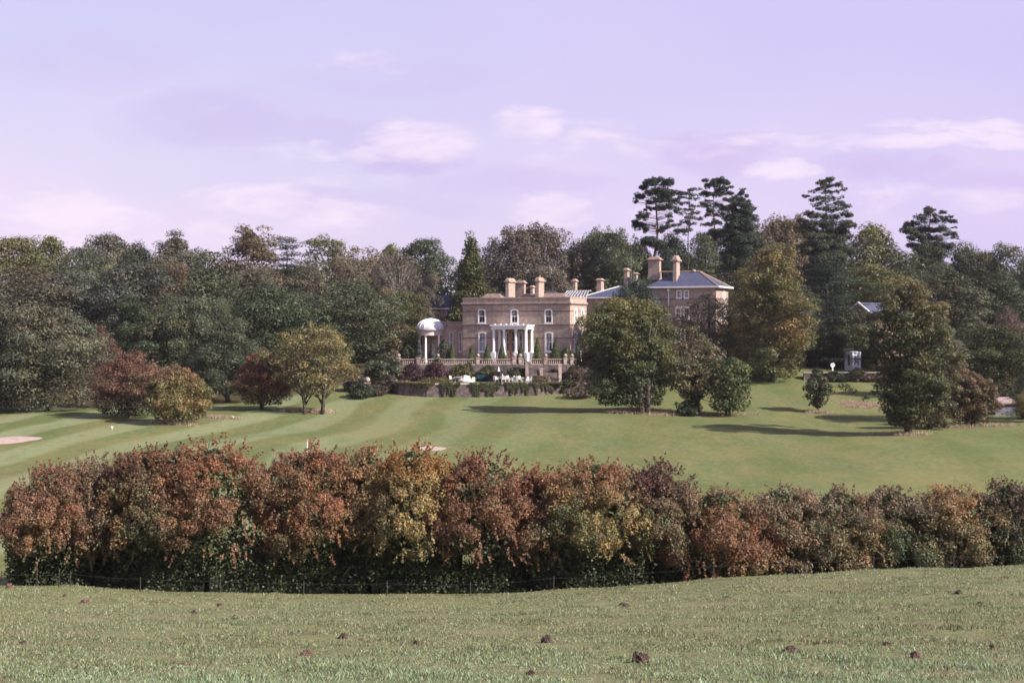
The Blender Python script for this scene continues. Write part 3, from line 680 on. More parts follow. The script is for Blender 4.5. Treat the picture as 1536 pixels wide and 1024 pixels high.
traced('scots_pine', [(380,135,75,35),(300,168,80,35),(470,170,78,40),(245,205,55,28),(205,290,65,32),(160,358,32,16),(300,268,75,32),(420,258,85,40),(520,262,72,40),(605,278,48,28),(340,350,85,28),(450,335,80,34),(560,345,60,28),(300,425,50,22),(400,425,80,28),(500,400,65,28),(590,445,48,24),(240,510,85,32),(205,590,80,36),(155,570,38,22),(265,645,52,26),(490,505,45,22),(470,610,62,26),(415,655,52,24),(500,560,40,20),(300,770,90,45),(420,800,90,45)], 370, K, 930, 250, 250, 0, 640, (.036, .052, .036), 'dark pine with a long bare trunk and domed top, leftmost of the tall pines', .50, dens=1.5)
traced('scots_pine', [(990,150,80,34),(880,142,42,20),(1080,162,60,28),(1128,212,40,18),(945,190,70,28),(1050,230,72,28),(890,272,72,28),(1000,270,74,30),(1110,272,60,24),(920,342,52,13),(1100,345,60,24),(870,392,62,28),(1010,392,62,24),(1080,422,60,24),(920,452,52,28),(1010,482,60,24),(905,492,42,18),(1000,560,62,28),(900,585,72,20),(960,660,90,40),(1010,700,90,40)], 962, K, 930, 250, 256, 0, 644, (.046, .062, .042), 'tall pine with upswept tiers and a fan shaped top, right of the slender pine', .36, dens=1.5)
traced('scots_pine', [(790,226,68,13),(722,242,40,18),(690,276,60,18),(762,292,60,18),(640,312,60,20),(742,332,70,18),(660,372,70,18),(762,402,60,18),(700,442,70,18),(650,472,60,16),(762,472,60,18),(722,522,72,20),(802,532,50,18),(660,562,62,18),(742,582,62,18),(580,600,60,24),(620,660,70,26),(700,650,70,26)], 702, K, 930, 250, 264, 0, 648, (.066, .080, .058), 'slender pale pine between the two darkest tall pines', .24, dens=1.0)
traced('conifer_tree', [(1250,233,42,8),(1236,272,24,26),(1292,302,26,18),(1180,312,40,18),(1240,332,60,34),(1312,352,30,14),(1200,382,80,34),(1290,402,70,34),(1150,432,80,34),(1250,462,100,40),(1342,442,60,28),(1130,512,90,40),(1250,542,130,48),(1352,522,80,38),(1180,602,130,48),(1310,622,120,48),(1240,692,150,58),(1120,662,90,48),(1300,760,170,70),(1130,780,120,60),(1220,860,180,80),(1220,980,190,90)], 1235, K, 930, 250, 250, 0, 652, (.048, .064, .042), 'dark spire shaped fir with a tufted tip right of the tall pines', .35, dens=1.3, flat=1.0)
traced('cedar_tree', [(985,135,62,24),(900,155,42,20),(960,182,82,24),(1050,192,62,24),(1122,232,44,16),(830,246,50,14),(1000,252,82,20),(890,225,50,18),(760,296,50,16),(850,332,82,22),(905,362,60,18),(1000,312,82,20),(1090,326,45,13),(1080,372,62,20),(1180,406,50,12),(850,396,60,15),(1122,400,70,18),(900,432,100,24),(1062,442,92,24),(1150,482,62,18),(780,472,62,24),(860,512,122,28),(1000,502,112,28),(1192,502,50,22),(720,560,70,28),(840,582,142,38),(1050,582,142,38),(1190,590,80,34),(760,642,112,38),(950,662,132,38),(1122,652,112,38),(850,722,162,44),(1052,732,152,44),(950,805,172,50),(800,850,150,60),(1110,850,150,60),(950,950,190,90),(950,1080,200,90)], 950, K, 1100, 250, 246, 0, 656, (.062, .075, .050), 'tall cedar with flat layered top standing alone on the right skyline', .45, dens=1.3)
traced('cedar_tree', [(600,140,46,24),(660,152,36,18),(560,182,52,20),(640,192,72,20),(702,186,42,16),(490,216,46,16),(560,232,62,18),(680,236,82,20),(762,232,40,14),(600,266,102,24),(480,282,82,26),(762,276,82,24),(850,326,40,9),(400,302,62,26),(420,362,92,34),(560,342,112,34),(722,342,112,34),(802,392,72,24),(480,422,112,38),(640,422,132,38),(850,422,42,14),(560,492,152,44),(722,502,112,38),(600,590,180,70),(600,700,190,80)], 612, 6.4, 1300, 290, 262, 0, 660, (.054, .066, .042), 'layered cedar with pyramid top, rightmost conifer on the skyline', .42, dens=1.3)

def solo(name, px, top, wpx, Y, cbf, seed, label, cat='tree', group=None, col=(.08, .08, .04), trunk_r=0.25, mat='bark', nlimb=12, sub=0, stems=1, lean=0.0, dx=0.0, spread=0.0, **kw):
    x = X(px, Y); zb = gz(x, Y); h = Z(top, Y) - zb; w = wpx / F * Y * 1.15
    e = empty(name, (x, Y, zb), 0)
    me, cen = crown(name + '_crown', seed, h * cbf, h * (1 - cbf), w, **kw)
    c = link('crown', me, e); c.color = tuple(col) + (1,); c.location.x = dx
    link('trunk', limbs(name + '_trunk', seed + 5, h, h * cbf, trunk_r, cen + np.array([dx, 0, 0]), nlimb, mat, lean, stems, sub, spread), e)
    return tag(e, label, cat, group)
FG = 'trees standing on the fairway'

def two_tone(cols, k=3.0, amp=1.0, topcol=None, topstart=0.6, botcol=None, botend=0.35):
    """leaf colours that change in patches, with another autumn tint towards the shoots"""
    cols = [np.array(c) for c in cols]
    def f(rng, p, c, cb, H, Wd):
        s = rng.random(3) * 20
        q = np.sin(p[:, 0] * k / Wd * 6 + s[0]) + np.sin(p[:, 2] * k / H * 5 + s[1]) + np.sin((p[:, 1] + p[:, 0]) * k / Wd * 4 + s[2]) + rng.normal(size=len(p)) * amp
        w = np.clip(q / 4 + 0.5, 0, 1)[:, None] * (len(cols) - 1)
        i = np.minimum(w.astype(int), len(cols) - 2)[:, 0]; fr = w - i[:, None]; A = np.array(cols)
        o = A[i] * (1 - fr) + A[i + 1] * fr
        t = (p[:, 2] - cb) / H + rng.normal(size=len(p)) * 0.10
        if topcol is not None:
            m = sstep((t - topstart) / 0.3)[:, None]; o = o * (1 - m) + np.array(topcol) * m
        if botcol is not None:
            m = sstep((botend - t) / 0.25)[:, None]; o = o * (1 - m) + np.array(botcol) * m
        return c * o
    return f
ONE = (1, 1, 1)
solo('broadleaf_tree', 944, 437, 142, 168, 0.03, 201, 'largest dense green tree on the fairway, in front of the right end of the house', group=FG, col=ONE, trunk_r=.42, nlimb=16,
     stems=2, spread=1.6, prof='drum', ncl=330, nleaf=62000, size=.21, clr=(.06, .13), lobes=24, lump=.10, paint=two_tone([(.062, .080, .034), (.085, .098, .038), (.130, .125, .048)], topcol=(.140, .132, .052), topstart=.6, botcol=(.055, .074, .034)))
solo('broadleaf_tree', 1040, 484, 88, 167, 0.12, 203, 'airy brownish tree with bare upright branches, right beside the largest fairway tree', group=FG, col=ONE, trunk_r=.16, nlimb=34, sub=2,
     stems=3, prof='egg', ncl=150, nleaf=11000, size=.22, clr=(.05, .10), rmin=.4, inner=.06, jit=.8, lump=.15, paint=two_tone([(.15, .13, .075), (.19, .155, .088), (.11, .115, .056)]))
solo('broadleaf_tree', 1094, 534, 80, 165, 0.06, 205, 'small leafy green tree at the right end of the fairway clump', group=FG, col=ONE, trunk_r=.15, nlimb=14,
     stems=2, prof='drum', ncl=120, nleaf=13000, size=.21, clr=(.07, .14), lobes=9, lump=.35, paint=two_tone([(.082, .108, .046), (.125, .135, .060)]))
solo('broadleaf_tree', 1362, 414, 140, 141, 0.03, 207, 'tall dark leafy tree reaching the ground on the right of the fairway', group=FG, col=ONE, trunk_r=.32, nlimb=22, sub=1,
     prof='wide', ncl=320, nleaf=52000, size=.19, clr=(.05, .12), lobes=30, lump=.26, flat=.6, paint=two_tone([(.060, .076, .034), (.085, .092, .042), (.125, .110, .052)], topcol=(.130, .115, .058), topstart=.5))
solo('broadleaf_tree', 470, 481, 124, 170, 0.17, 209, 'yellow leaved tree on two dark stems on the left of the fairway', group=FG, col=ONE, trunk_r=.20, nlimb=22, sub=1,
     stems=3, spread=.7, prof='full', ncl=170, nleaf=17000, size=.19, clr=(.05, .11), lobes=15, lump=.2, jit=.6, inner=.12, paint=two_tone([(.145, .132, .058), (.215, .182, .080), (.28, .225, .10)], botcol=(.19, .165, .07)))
solo('broadleaf_tree', 1227, 546, 46, 170, 0.08, 211, 'little leaning dark green sapling alone on the right lawn', group=FG, col=ONE, trunk_r=.10, nlimb=10, lean=.03,
     prof='egg', ncl=45, nleaf=3000, size=.26, clr=(.09, .19), rmin=.3, lump=.3, paint=two_tone([(.055, .065, .034), (.085, .080, .045)]))
solo('lime_tree', 1157, 360, 128, 204, 0.0, 231, 'huge lime tree turning orange right of the grey roofed wing', group=WG, col=ONE, trunk_r=.4, nlimb=14, prof='tallfull', ncl=330, nleaf=46000, size=.25, clr=(.06, .13), lobes=32, lump=.2,
     paint=two_tone([(.088, .105, .044), (.135, .128, .054), (.215, .150, .062)], k=2.0, topcol=(.165, .140, .060), topstart=.5))
HW = 'hawthorns at the edge of the fairway'
solo('hawthorn_tree', 192, 524, 118, 160, 0.02, 213, 'dull reddish brown hawthorn spreading left of the pink and yellow one', group=HW, col=ONE, trunk_r=.16, stems=3,
     prof='dome', ncl=200, nleaf=24000, size=.17, lobes=15, clr=(.06, .13), rmin=.6, lump=.14, paint=two_tone([(.10, .075, .042), (.165, .085, .060), (.19, .105, .075)], botcol=(.055, .06, .03)))
solo('hawthorn_tree', 267, 544, 106, 153, 0.02, 215, 'rounded hawthorn, pink on top and yellow on its right side', group=HW, col=ONE, trunk_r=.16, stems=3,
     prof='dome', ncl=200, nleaf=24000, size=.17, lobes=15, clr=(.06, .12), rmin=.65, lump=.08, paint=two_tone([(.15, .14, .058), (.215, .18, .072), (.20, .135, .07)], topcol=(.20, .115, .08), topstart=.72))
solo('hawthorn_tree', 395, 521, 92, 174, 0.05, 217, 'deep red hawthorn just left of the yellow two stemmed tree', group=HW, col=ONE, trunk_r=.16, stems=3,
     prof='dome', ncl=200, nleaf=24000, size=.17, lobes=15, clr=(.06, .13), rmin=.6, lump=.12, paint=two_tone([(.16, .068, .048), (.19, .085, .058), (.14, .09, .05)], botcol=(.14, .10, .05)))
solo('hawthorn_tree', 1456, 552, 84, 153, 0.03, 219, 'brown leaved hawthorn left of the small shed', group=HW, col=ONE, trunk_r=.15, stems=3,
     prof='dome', ncl=200, nleaf=24000, size=.17, lobes=15, clr=(.06, .13), rmin=.6, lump=.12, paint=two_tone([(.085, .075, .036), (.125, .092, .048), (.15, .10, .06)], topcol=(.155, .10, .065), topstart=.6))
solo('shrub', 1033, 598, 42, 165.5, 0.0, 221, 'dense dark shrub at the foot of the airy tree in the fairway clump', 'shrub', col=ONE, trunk_r=.06, stems=3, prof='dome', ncl=40, nleaf=3000, size=.22, clr=(.10, .2), paint=two_tone([(.04, .055, .026), (.06, .07, .032)]))
solo('shrub', 1396, 566, 70, 150, 0.0, 223, 'brown bramble shrub between the dark tree and the brown hawthorn', 'shrub', col=ONE, trunk_r=.06, stems=3, prof='dome', ncl=60, nleaf=4500, size=.22, clr=(.08, .18), lump=.2, paint=two_tone([(.075, .070, .036), (.11, .085, .05)]))

# ------------------------------------------------------------------ the hawthorn hedge
RED, DRED, PINK, ORA, YEL, GRN, OLV, PUP = (.228, .110, .062), (.200, .105, .066), (.250, .150, .088), (.27, .17, .088), (.28, .22, .095), (.105, .115, .058), (.175, .15, .08), (.19, .135, .092)
RED, DRED, PINK, ORA, YEL, GRN, OLV, PUP = [tuple(q * 1.02 for q in c_) for c_ in (RED, DRED, PINK, ORA, YEL, GRN, OLV, PUP)]
LOWG = (.060, .082, .042)
hedge = [
 # px, top, width, Y, colours, top colour, label
 (74, 703, 112, 62.5, (GRN, DRED, PINK), DRED, 'rusty hawthorn at the open left end of the hedge'),
 (146, 690, 130, 64.0, (OLV, PUP, PINK), PUP, 'purplish brown hawthorn, second from the left end of the hedge'),
 (222, 677, 138, 63.0, (GRN, OLV, ORA), (.15, .08, .05), 'olive and brown hawthorn left of the tallest pink red one'),
 (322, 664, 186, 62.5, (DRED, PINK, PINK), RED, 'tallest hawthorn of the hedge, broad and evenly pink red'),
 (464, 671, 152, 63.0, (GRN, RED, PINK), RED, 'red topped green hawthorn right of the notch in the hedge'),
 (556, 672, 108, 64.0, (GRN, ORA, OLV), ORA, 'orange tinged hawthorn left of the bright yellow one'),
 (618, 669, 124, 62.8, (OLV, YEL, YEL), (.27, .14, .05), 'bright yellow and orange hawthorn near the middle of the hedge'),
 (724, 681, 146, 62.8, (DRED, DRED, PINK), DRED, 'dark crimson hawthorn right of the bright yellow one'),
 (806, 705, 112, 64.0, (GRN, OLV, RED), RED, 'half green hawthorn with scarlet tips, right of the dark crimson one'),
 (890, 690, 166, 63.0, (GRN, YEL, ORA), RED, 'hawthorn with red crest and yellow sprays, right of the half green one'),
 (986, 698, 126, 64.0, (GRN, PUP, OLV), (.13, .07, .055), 'dusky purple brown hawthorn where the hedge begins to fall lower'),
 (1080, 731, 140, 64.0, (DRED, RED, ORA), PINK, 'low rosy hawthorn with orange skirt, first of the lower right part'),
 (1170, 726, 130, 65.0, (OLV, PUP, ORA), PUP, 'grey brown hawthorn with twiggy top, right of the low rosy one'),
 (1258, 731, 126, 65.5, (GRN, OLV, ORA), PUP, 'green brown hawthorn under a mauve haze of twigs'),
 (1345, 731, 126, 66.0, (GRN, GRN, OLV), PUP, 'mostly green hawthorn left of the one with the orange patch'),
 (1432, 727, 120, 66.0, (GRN, OLV, ORA), ORA, 'hawthorn with a bright orange patch near the right end'),
 (1516, 718, 110, 66.0, (LOWG, GRN, OLV), (.12, .08, .06), 'dark green hawthorn at the right edge of the hedge'),
 (1610, 715, 130, 66.5, (GRN, OLV, RED), PUP, 'brown green hawthorn cut by the right edge of the picture'),
]
def thorn(i, px, top, wpx, Y, cols, tc, label):
    rng = np.random.default_rng(300 + i); x = X(px, Y); zb = gz(x, Y); h = Z(top, Y) - zb; w = wpx / F * Y * (1.14 if px < 1040 else 1.34)
    e = empty('hawthorn_tree', (x, Y, zb), 0); tag(e, label, 'tree', 'hawthorns of the hedge')
    cbf = 0.27 if px < 1040 else 0.10
    cb = h * cbf; A = [np.array(c) for c in cols]
    # arching sprays
    ncl = 240; f = PROF['dome']; t = rng.random(ncl) ** 0.9; a = rng.random(ncl) * 6.283
    cr = w * rng.uniform(.055, .12, ncl); D = 4.4
    rr = np.sqrt(rng.uniform(.25, 1, ncl)); g = f(t) * rr * (1 + .12 * np.sin(3 * a + rng.random() * 6))
    nb_ = 13; tl = (np.arange(nb_) + rng.uniform(0, 1, nb_)) / nb_; al = np.arange(nb_) * 2.39996 + rng.random() * 6; lr = rng.uniform(.55, 1.25, nb_); fl_ = f(tl) * rng.uniform(.8, 1.1, nb_)
    lc = np.stack([(w / 2 - lr * .8) * fl_ * np.cos(al), (D / 2 - lr * .6) * fl_ * np.sin(al), cb + lr * .75 + tl * (h - cb - lr * 1.75)], 1)
    li = rng.choice(nb_, ncl, p=lr ** 2 / (lr ** 2).sum()); dd = unit(rng, ncl) + lc[li] * np.array([1, 1, 0]) * .18 + np.array([0, -.25, .2]); dd /= np.linalg.norm(dd, axis=1, keepdims=True)
    cr = rng.uniform(.20, .46, ncl); cen = lc[li] + dd * (lr[li] - cr * .4)[:, None] * rng.uniform(.8, 1.2, (ncl, 1)); cen[:, 2] = np.minimum(cen[:, 2], h - cr * .6)
    nl = 50000 * cr ** 2 / (cr ** 2).sum()
    ps, ns, ss, cs = [], [], [], []
    pal = rng.random(ncl)
    s0 = rng.random(3) * 9
    for j in range(ncl):
        a_, b_, c_, d_ = clump_leaves(rng, cen[j:j+1], cr[j:j+1], nl[j:j+1], .086, rng.uniform(.7, 1.15), .30, .5, .16, .08, .6)
        v = (np.sin(cen[j, 0] * 1.3 + s0[0]) + np.sin(cen[j, 2] * 1.5 + s0[1])) * .22 + pal[j] * .62 + .18
        v = min(max(v, 0), .999) * (len(A) - 1); q = int(v); base = A[q] * (1 - v + q) + A[q + 1] * (v - q)
        tt = (a_[0][:, 2] - cb) / (h - cb) + rng.normal(size=len(a_[0])) * .12
        m = sstep((tt - .55) / .35)[:, None]; bb = base * (1 - m) + np.array(tc) * m
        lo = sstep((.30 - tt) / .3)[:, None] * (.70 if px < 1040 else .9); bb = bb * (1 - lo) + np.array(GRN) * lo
        ps += a_; ns += b_; ss += c_; cs += [d_[0] * bb]
    # hanging and upright sprays that break the outline
    for j in range(190):
        t0 = rng.random(); a0 = rng.random() * 6.283; g0 = f(np.array(t0)) * .97
        p0 = np.array([(w / 2) * g0 * math.cos(a0), (D / 2) * g0 * math.sin(a0), cb + t0 * (h - cb)])
        hang = t0 < .55; L = rng.uniform(.25, .85) * (1 if px < 1040 or hang else .55); k = int(L * 46)
        d = np.array([math.cos(a0) * .6, math.sin(a0) * .6, -.9 if hang else .9]) + rng.normal(size=3) * .25; d /= np.linalg.norm(d)
        u = rng.random((k, 1)); p = p0 + d * (u * L - .15) + rng.normal(size=(k, 3)) * .05 * (1.2 - u)
        v = min(max(rng.random(), 0), .999) * (len(A) - 1); q = int(v); base = A[q] * (1 - v + q) + A[q + 1] * (v - q)
        if t0 > .7: base = np.array(tc)
        ps.append(p); ns.append(rng.normal(size=(k, 3)) + np.array([math.cos(a0), math.sin(a0), .4])); ss.append(rng.uniform(.05, .15, k)); cs.append(base * (1 + rng.normal(size=(k, 1)) * .14))
    # sparse green leaves low down
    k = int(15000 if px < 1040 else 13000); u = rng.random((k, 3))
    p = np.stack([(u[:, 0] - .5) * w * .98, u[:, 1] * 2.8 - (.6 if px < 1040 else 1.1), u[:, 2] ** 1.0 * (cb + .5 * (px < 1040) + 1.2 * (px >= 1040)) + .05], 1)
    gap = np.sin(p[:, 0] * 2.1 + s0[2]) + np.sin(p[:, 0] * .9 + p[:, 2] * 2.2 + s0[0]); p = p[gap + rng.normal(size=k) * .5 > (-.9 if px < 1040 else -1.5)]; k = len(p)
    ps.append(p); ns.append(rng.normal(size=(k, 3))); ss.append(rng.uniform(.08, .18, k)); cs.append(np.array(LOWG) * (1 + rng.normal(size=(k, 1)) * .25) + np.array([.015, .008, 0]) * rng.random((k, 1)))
    # inner leaves
    k = 2500; a1 = rng.random(k) * 6.283; t1 = rng.random(k); r1 = np.sqrt(rng.random(k)) * .75 * f(t1)
    ps.append(np.stack([w / 2 * r1 * np.cos(a1), D / 2 * r1 * np.sin(a1), cb + .1 + t1 * (h - cb) * .92], 1)); ns.append(rng.normal(size=(k, 3))); ss.append(rng.uniform(.14, .26, k)); cs.append(np.array(GRN) * (1 + rng.normal(size=(k, 1)) * .15))
    me = leaf_mesh('hawthorn_crown', np.concatenate(ps), np.concatenate(ns), np.concatenate(ss), np.clip(np.concatenate(cs), .006, .6), .66, rng)
    link('crown', me, e)
    mb = MB(); feet = []
    for s_ in range(5):
        bx = rng.uniform(-.42, .42) * w; by = rng.uniform(.2, 1.5); c = cen[rng.integers(ncl)]
        top_ = np.array([bx * .9 + rng.normal() * .3, by, cb + (h - cb) * rng.uniform(.35, .7)]); mid = np.array([bx + rng.normal() * .15, by, cb * .7 + rng.normal() * .1])
        r0 = rng.uniform(.035, .095); fx0 = bx + rng.normal() * .1; feet.append((fx0, by, -.28)); mb.tube([(fx0, by, -.3), mid, top_, np.array(c) * .5 + top_ * .5], [r0 * 1.3, r0, r0 * .6, r0 * .3], 6)
        for q in range(2):
            e2 = mid + rng.normal(size=3) * np.array([.7, .5, .4]) + np.array([0, 0, .7]); mb.tube([mid, e2], [r0 * .5, r0 * .15], 4)
    for s_ in range(14 if px < 1040 else 6):   # fine bare shoots on top
        t0 = rng.uniform(.6, 1); a0 = rng.random() * 6.283; g0 = f(np.array(t0)) * .85
        p0 = np.array([(w / 2) * g0 * math.cos(a0), (D / 2) * g0 * math.sin(a0), cb + t0 * (h - cb) * .96]); mb.tube([p0, p0 + np.array([rng.normal() * .2, rng.normal() * .2, rng.uniform(.3, .6)])], [.012, .005], 3)
    for p_ in feet[1:]: mb.tube([feet[0], p_], .06, 5)
    mb.build('trunk', M['bark'], e, True)
for i, hrow in enumerate(hedge): thorn(i, *hrow)

# ------------------------------------------------------------------ the country house
TH = R(24); HX, HY, HZ = 8.48, 208.0, -5.5
ct, st_ = math.cos(TH), math.sin(TH)
def hl(px, row, yl):
    """picture direction -> house coordinates on the plane y = yl"""
    dx, dz = (px - 768) / F, (H0 - row) / F
    # local y of t*d - H : (X*st + Y*ct)
    k = (yl + HX * st_ + HY * ct) / (dx * st_ + ct)
    wx, wy, wz = dx * k - HX, k - HY, dz * k - HZ
    return wx * ct - wy * st_, wz
house = empty('country_house', (HX, HY, HZ), -TH)
tag(house, 'large two storey buff brick country house with white portico, domed rotunda and slate roofed wing', 'country house')

def wall_holes(mb, x0, x1, z0, z1, holes, y=0.0, depth=0.22):
    """wall face in the plane y with rectangular openings and their reveals"""
    xs = sorted({x0, x1} | {h[0] for h in holes} | {h[1] for h in holes}); zs = sorted({z0, z1} | {h[2] for h in holes} | {h[3] for h in holes})
    for i in range(len(xs) - 1):
        for j in range(len(zs) - 1):
            cx, cz = (xs[i] + xs[i+1]) / 2, (zs[j] + zs[j+1]) / 2
            if any(h[0] < cx < h[1] and h[2] < cz < h[3] for h in holes): continue
            mb.add([(xs[i], y, zs[j]), (xs[i+1], y, zs[j]), (xs[i+1], y, zs[j+1]), (xs[i], y, zs[j+1])], [(0, 1, 2, 3)])
    for a, b, c, d in holes:
        mb.add([(a, y, c), (b, y, c), (b, y, d), (a, y, d), (a, y + depth, c), (b, y + depth, c), (b, y + depth, d), (a, y + depth, d)],
               [(0, 4, 5, 1), (1, 5, 6, 2), (2, 6, 7, 3), (3, 7, 4, 0)])

def rot_side(mb, x):
    """turn a mesh built on the plane y=0 into one on the plane x (facing right)"""
    mb.v = [(x - v[1], v[0], v[2]) for v in mb.v]; return mb

def arch_outline(x0, x1, z0, z1, rise, n=6):
    o = [(x0, z0), (x1, z0)]
    for k in range(n + 1):
        u = 1 - k / n; o.append((x0 + (x1 - x0) * u, z1 - rise + rise * math.sin(math.pi * u) ** 0.8 if rise else z1))
    return o

def window(x0, x1, z0, z1, y=0.0, side=None, arch=0.18, w=0.17, bars=(1, 1), curtain=None, sill=True, hood=False):
    """white sash window; sub-parts pane, curtain"""
    def turn(mb): return rot_side(mb, side) if side is not None else mb
    mb = MB(); o = arch_outline(x0 - w * .6, x1 + w * .6, z0 - w * .4, z1 + w * .6 + (.16 if hood else 0), arch); i = arch_outline(x0 + w * .5, x1 - w * .5, z0 + w * .6, z1 - w * .5, arch * .8)
    n = len(o); y0, y1 = y - 0.05, y + 0.14
    vs = [(a, y0, b) for a, b in o] + [(a, y0, b) for a, b in i] + [(a, y1, b) for a, b in o] + [(a, y1, b) for a, b in i]
    fs = []
    for k in range(n):
        m = (k + 1) % n; fs += [(k, m, n + m, n + k), (n + k, n + m, 3*n + m, 3*n + k), (k, 2*n + k, 2*n + m, m)]
    mb.add(vs, fs)
    zc = (z0 + z1) / 2; mb.box(x0 + w * .5, x1 - w * .5, y + .05, y + .12, zc - .05, zc + .05)
    for k in range(bars[0]):
        xx = x0 + (x1 - x0) * (k + 1) / (bars[0] + 1); mb.box(xx - .022, xx + .022, y + .07, y + .11, z0 + w * .6, zc - .05); mb.box(xx - .022, xx + .022, y + .07, y + .11, zc + .05, z1 - w * .5)
    if sill: mb.box(x0 - w, x1 + w, y - .16, y + .04, z0 - w * .4 - .13, z0 - w * .4 - .002)
    f = turn(mb).build('window', M['white'], house)
    turn(MB().add([(x0, y + .16, z0), (x1, y + .16, z0), (x1, y + .16, z1), (x0, y + .16, z1)], [(0, 1, 2, 3)])).build('pane', M['glass'], f)
    if curtain:
        c = MB(); h = z1 - z0; wd = x1 - x0; yy = y + .26
        if curtain == 'drape':       # two curtains drawn apart at sill height
            c.add([(x0, yy, z1), (x0 + wd * .42, yy, z1), (x0 + wd * .16, yy, zc), (x0 + wd * .05, yy, z0), (x0, yy, z0)], [(0, 4, 3, 2, 1)])
            c.add([(x1, yy, z1), (x1 - wd * .40, yy, z1), (x1 - wd * .16, yy, zc), (x1 - wd * .05, yy, z0), (x1, yy, z0)], [(0, 1, 2, 3, 4)])
        elif curtain == 'blind': c.box(x0, x1, yy, yy + .02, z0, z1)
        elif curtain == 'right': c.add([(x0, yy, z1), (x1, yy, z1), (x1, yy, z1 - h * .3), (x0 + wd * .62, yy, z1 - h * .5), (x0 + wd * .5, yy, z0), (x0, yy, z0)], [(0, 5, 4, 3, 2, 1)])
        turn(c).build('curtain', M['curtain'], f)
    return f

# ---- main block
WL = -17.45; PT_Z = 9.72; ST1 = 5.9
zt = lambda row, px, y=0: hl(px, row, y)[1]
def hx(px, y=0): return hl(px, 490, y)[0]
up = [(hx(c - 5.0), hx(c + 5.0), zt(484.2, c), zt(464.2, c)) for c in (722.7, 771.8, 822.8)]
lo = [(hx(c - 5.0), hx(c + 5.0), zt(527, c), zt(498.6, c)) for c in (723.4, 823.3)]
DX0, DX1 = hx(767.4), hx(773.6)
porch_open = [(hx(759.6), hx(764.8), zt(527, 762), zt(498.5, 762)), (DX0, DX1, 0.55, zt(498.5, 770)), (hx(778.6), hx(784.0), zt(527, 781), zt(498.5, 781))]
mb = MB(); wall_holes(mb, WL, 0, -1.0, PT_Z - .0, up + lo + porch_open)
sw = [(y0, y0 + .95, z0, z1) for y0 in (1.75, 4.6) for z0, z1 in ((6.15, 8.15), (1.95, 4.85))]
m2 = MB(); wall_holes(m2, 0, 6.8, -1.0, PT_Z, sw); rot_side(m2, 0); mb.add(m2.v, m2.f)
mb.add([(WL, 0, -1), (WL, 6.8, -1), (WL, 6.8, PT_Z), (WL, 0, PT_Z), (0, 6.8, -1), (0, 6.8, PT_Z)], [(0, 3, 2, 1), (1, 2, 5, 4)])
mb.add([(WL, .32, PT_Z), (0, .32, PT_Z), (WL, 0, PT_Z), (0, 0, PT_Z), (WL, .32, 9.0), (-.32, .32, 9.0), (-.32, .32, PT_Z), (-.32, 6.8, PT_Z), (0, 6.8, PT_Z), (-.32, 6.8, 9.0)], [(2, 3, 1, 0), (0, 6, 5, 4), (6, 7, 9, 5), (1, 8, 7, 6)])
mb.build('wall', M['brick'], house)
MB().box(WL + .05, -.05, .3, 6.75, 8.9, 9.02).build('flat_roof', M['slate'], house)
# rear half of the main block
MB().box(-16.2, -1.6, 6.9, 17, -1, 9.0).build('rear_wall', M['brick'], house)
# string courses, cornice, coping
def band(x0, x1, z0, z1, p, mat, name, y=0.0, d=6.8, sidex=0.0):
    m = MB(); m.box(x0 - p, sidex + p, y - p, y + .02, z0, z1); m.box(sidex - .02, sidex + p, y + .025, y + d, z0, z1); m.box(x0 - p, x0 + .02, y + .025, y + d, z0, z1)
    return m.build(name, mat, house)
band(WL, 0, ST1 - .10, ST1 + .13, .09, M['stone'], 'string_course')
band(WL, 0, ST1 - .24, ST1 - .11, .035, M['brick_dark'], 'string_course')
band(WL, 0, 7.72, 7.88, .02, M['brick_dark'], 'brick_band'); band(WL, 0, 3.75, 3.9, .02, M['brick_dark'], 'brick_band')
band(WL, 0, 8.88, 9.10, .24, M['stone'], 'cornice'); band(WL, 0, 8.74, 8.875, .12, M['brick_dark'], 'cornice_bed')
band(WL, 0, PT_Z + .005, PT_Z + .16, .06, M['stone'], 'coping'); band(WL, 0, .9, 1.15, .06, M['stone'], 'plinth_course')
for h in up: window(*h, curtain='drape')
window(*lo[0], curtain='blind', w=.18); window(*lo[1], curtain='right', w=.18)
for h in (porch_open[0], porch_open[2]): window(*h, arch=0, w=.14, sill=False)
for h in sw: window(*h, side=0.0, w=.26, curtain='blind' if h[2] < 5 else 'drape')
# front door with fanlight
d = MB(); d.box(DX0, DX1, .10, .2, .55, 3.3); d.box(DX0 + .1, DX0 + .33, .07, .1, .8, 1.7); d.box(DX1 - .33, DX1 - .1, .07, .1, .8, 1.7)
d = d.build('door', M['white'], house); MB().box(DX0 + .09, DX1 - .09, .055, .075, 1.85, 3.15).build('pane', M['dark_glass'], d)
MB().add([(DX0 - .02, .15, 3.3), (DX1 + .02, .15, 3.3), (DX1 + .02, .15, porch_open[1][3]), (DX0 - .02, .15, porch_open[1][3])], [(0, 1, 2, 3)]).build('fanlight', M['dark_glass'], house)
for a, b, c, dd in porch_open:   # warm rendered surrounds inside the porch
    m = MB(); m.box(a - .42, a - .12, -.07, -.005, .6, dd + .35); m.box(b + .12, b + .42, -.07, -.005, .6, dd + .35); m.build('door_surround', M['terracotta'], house)

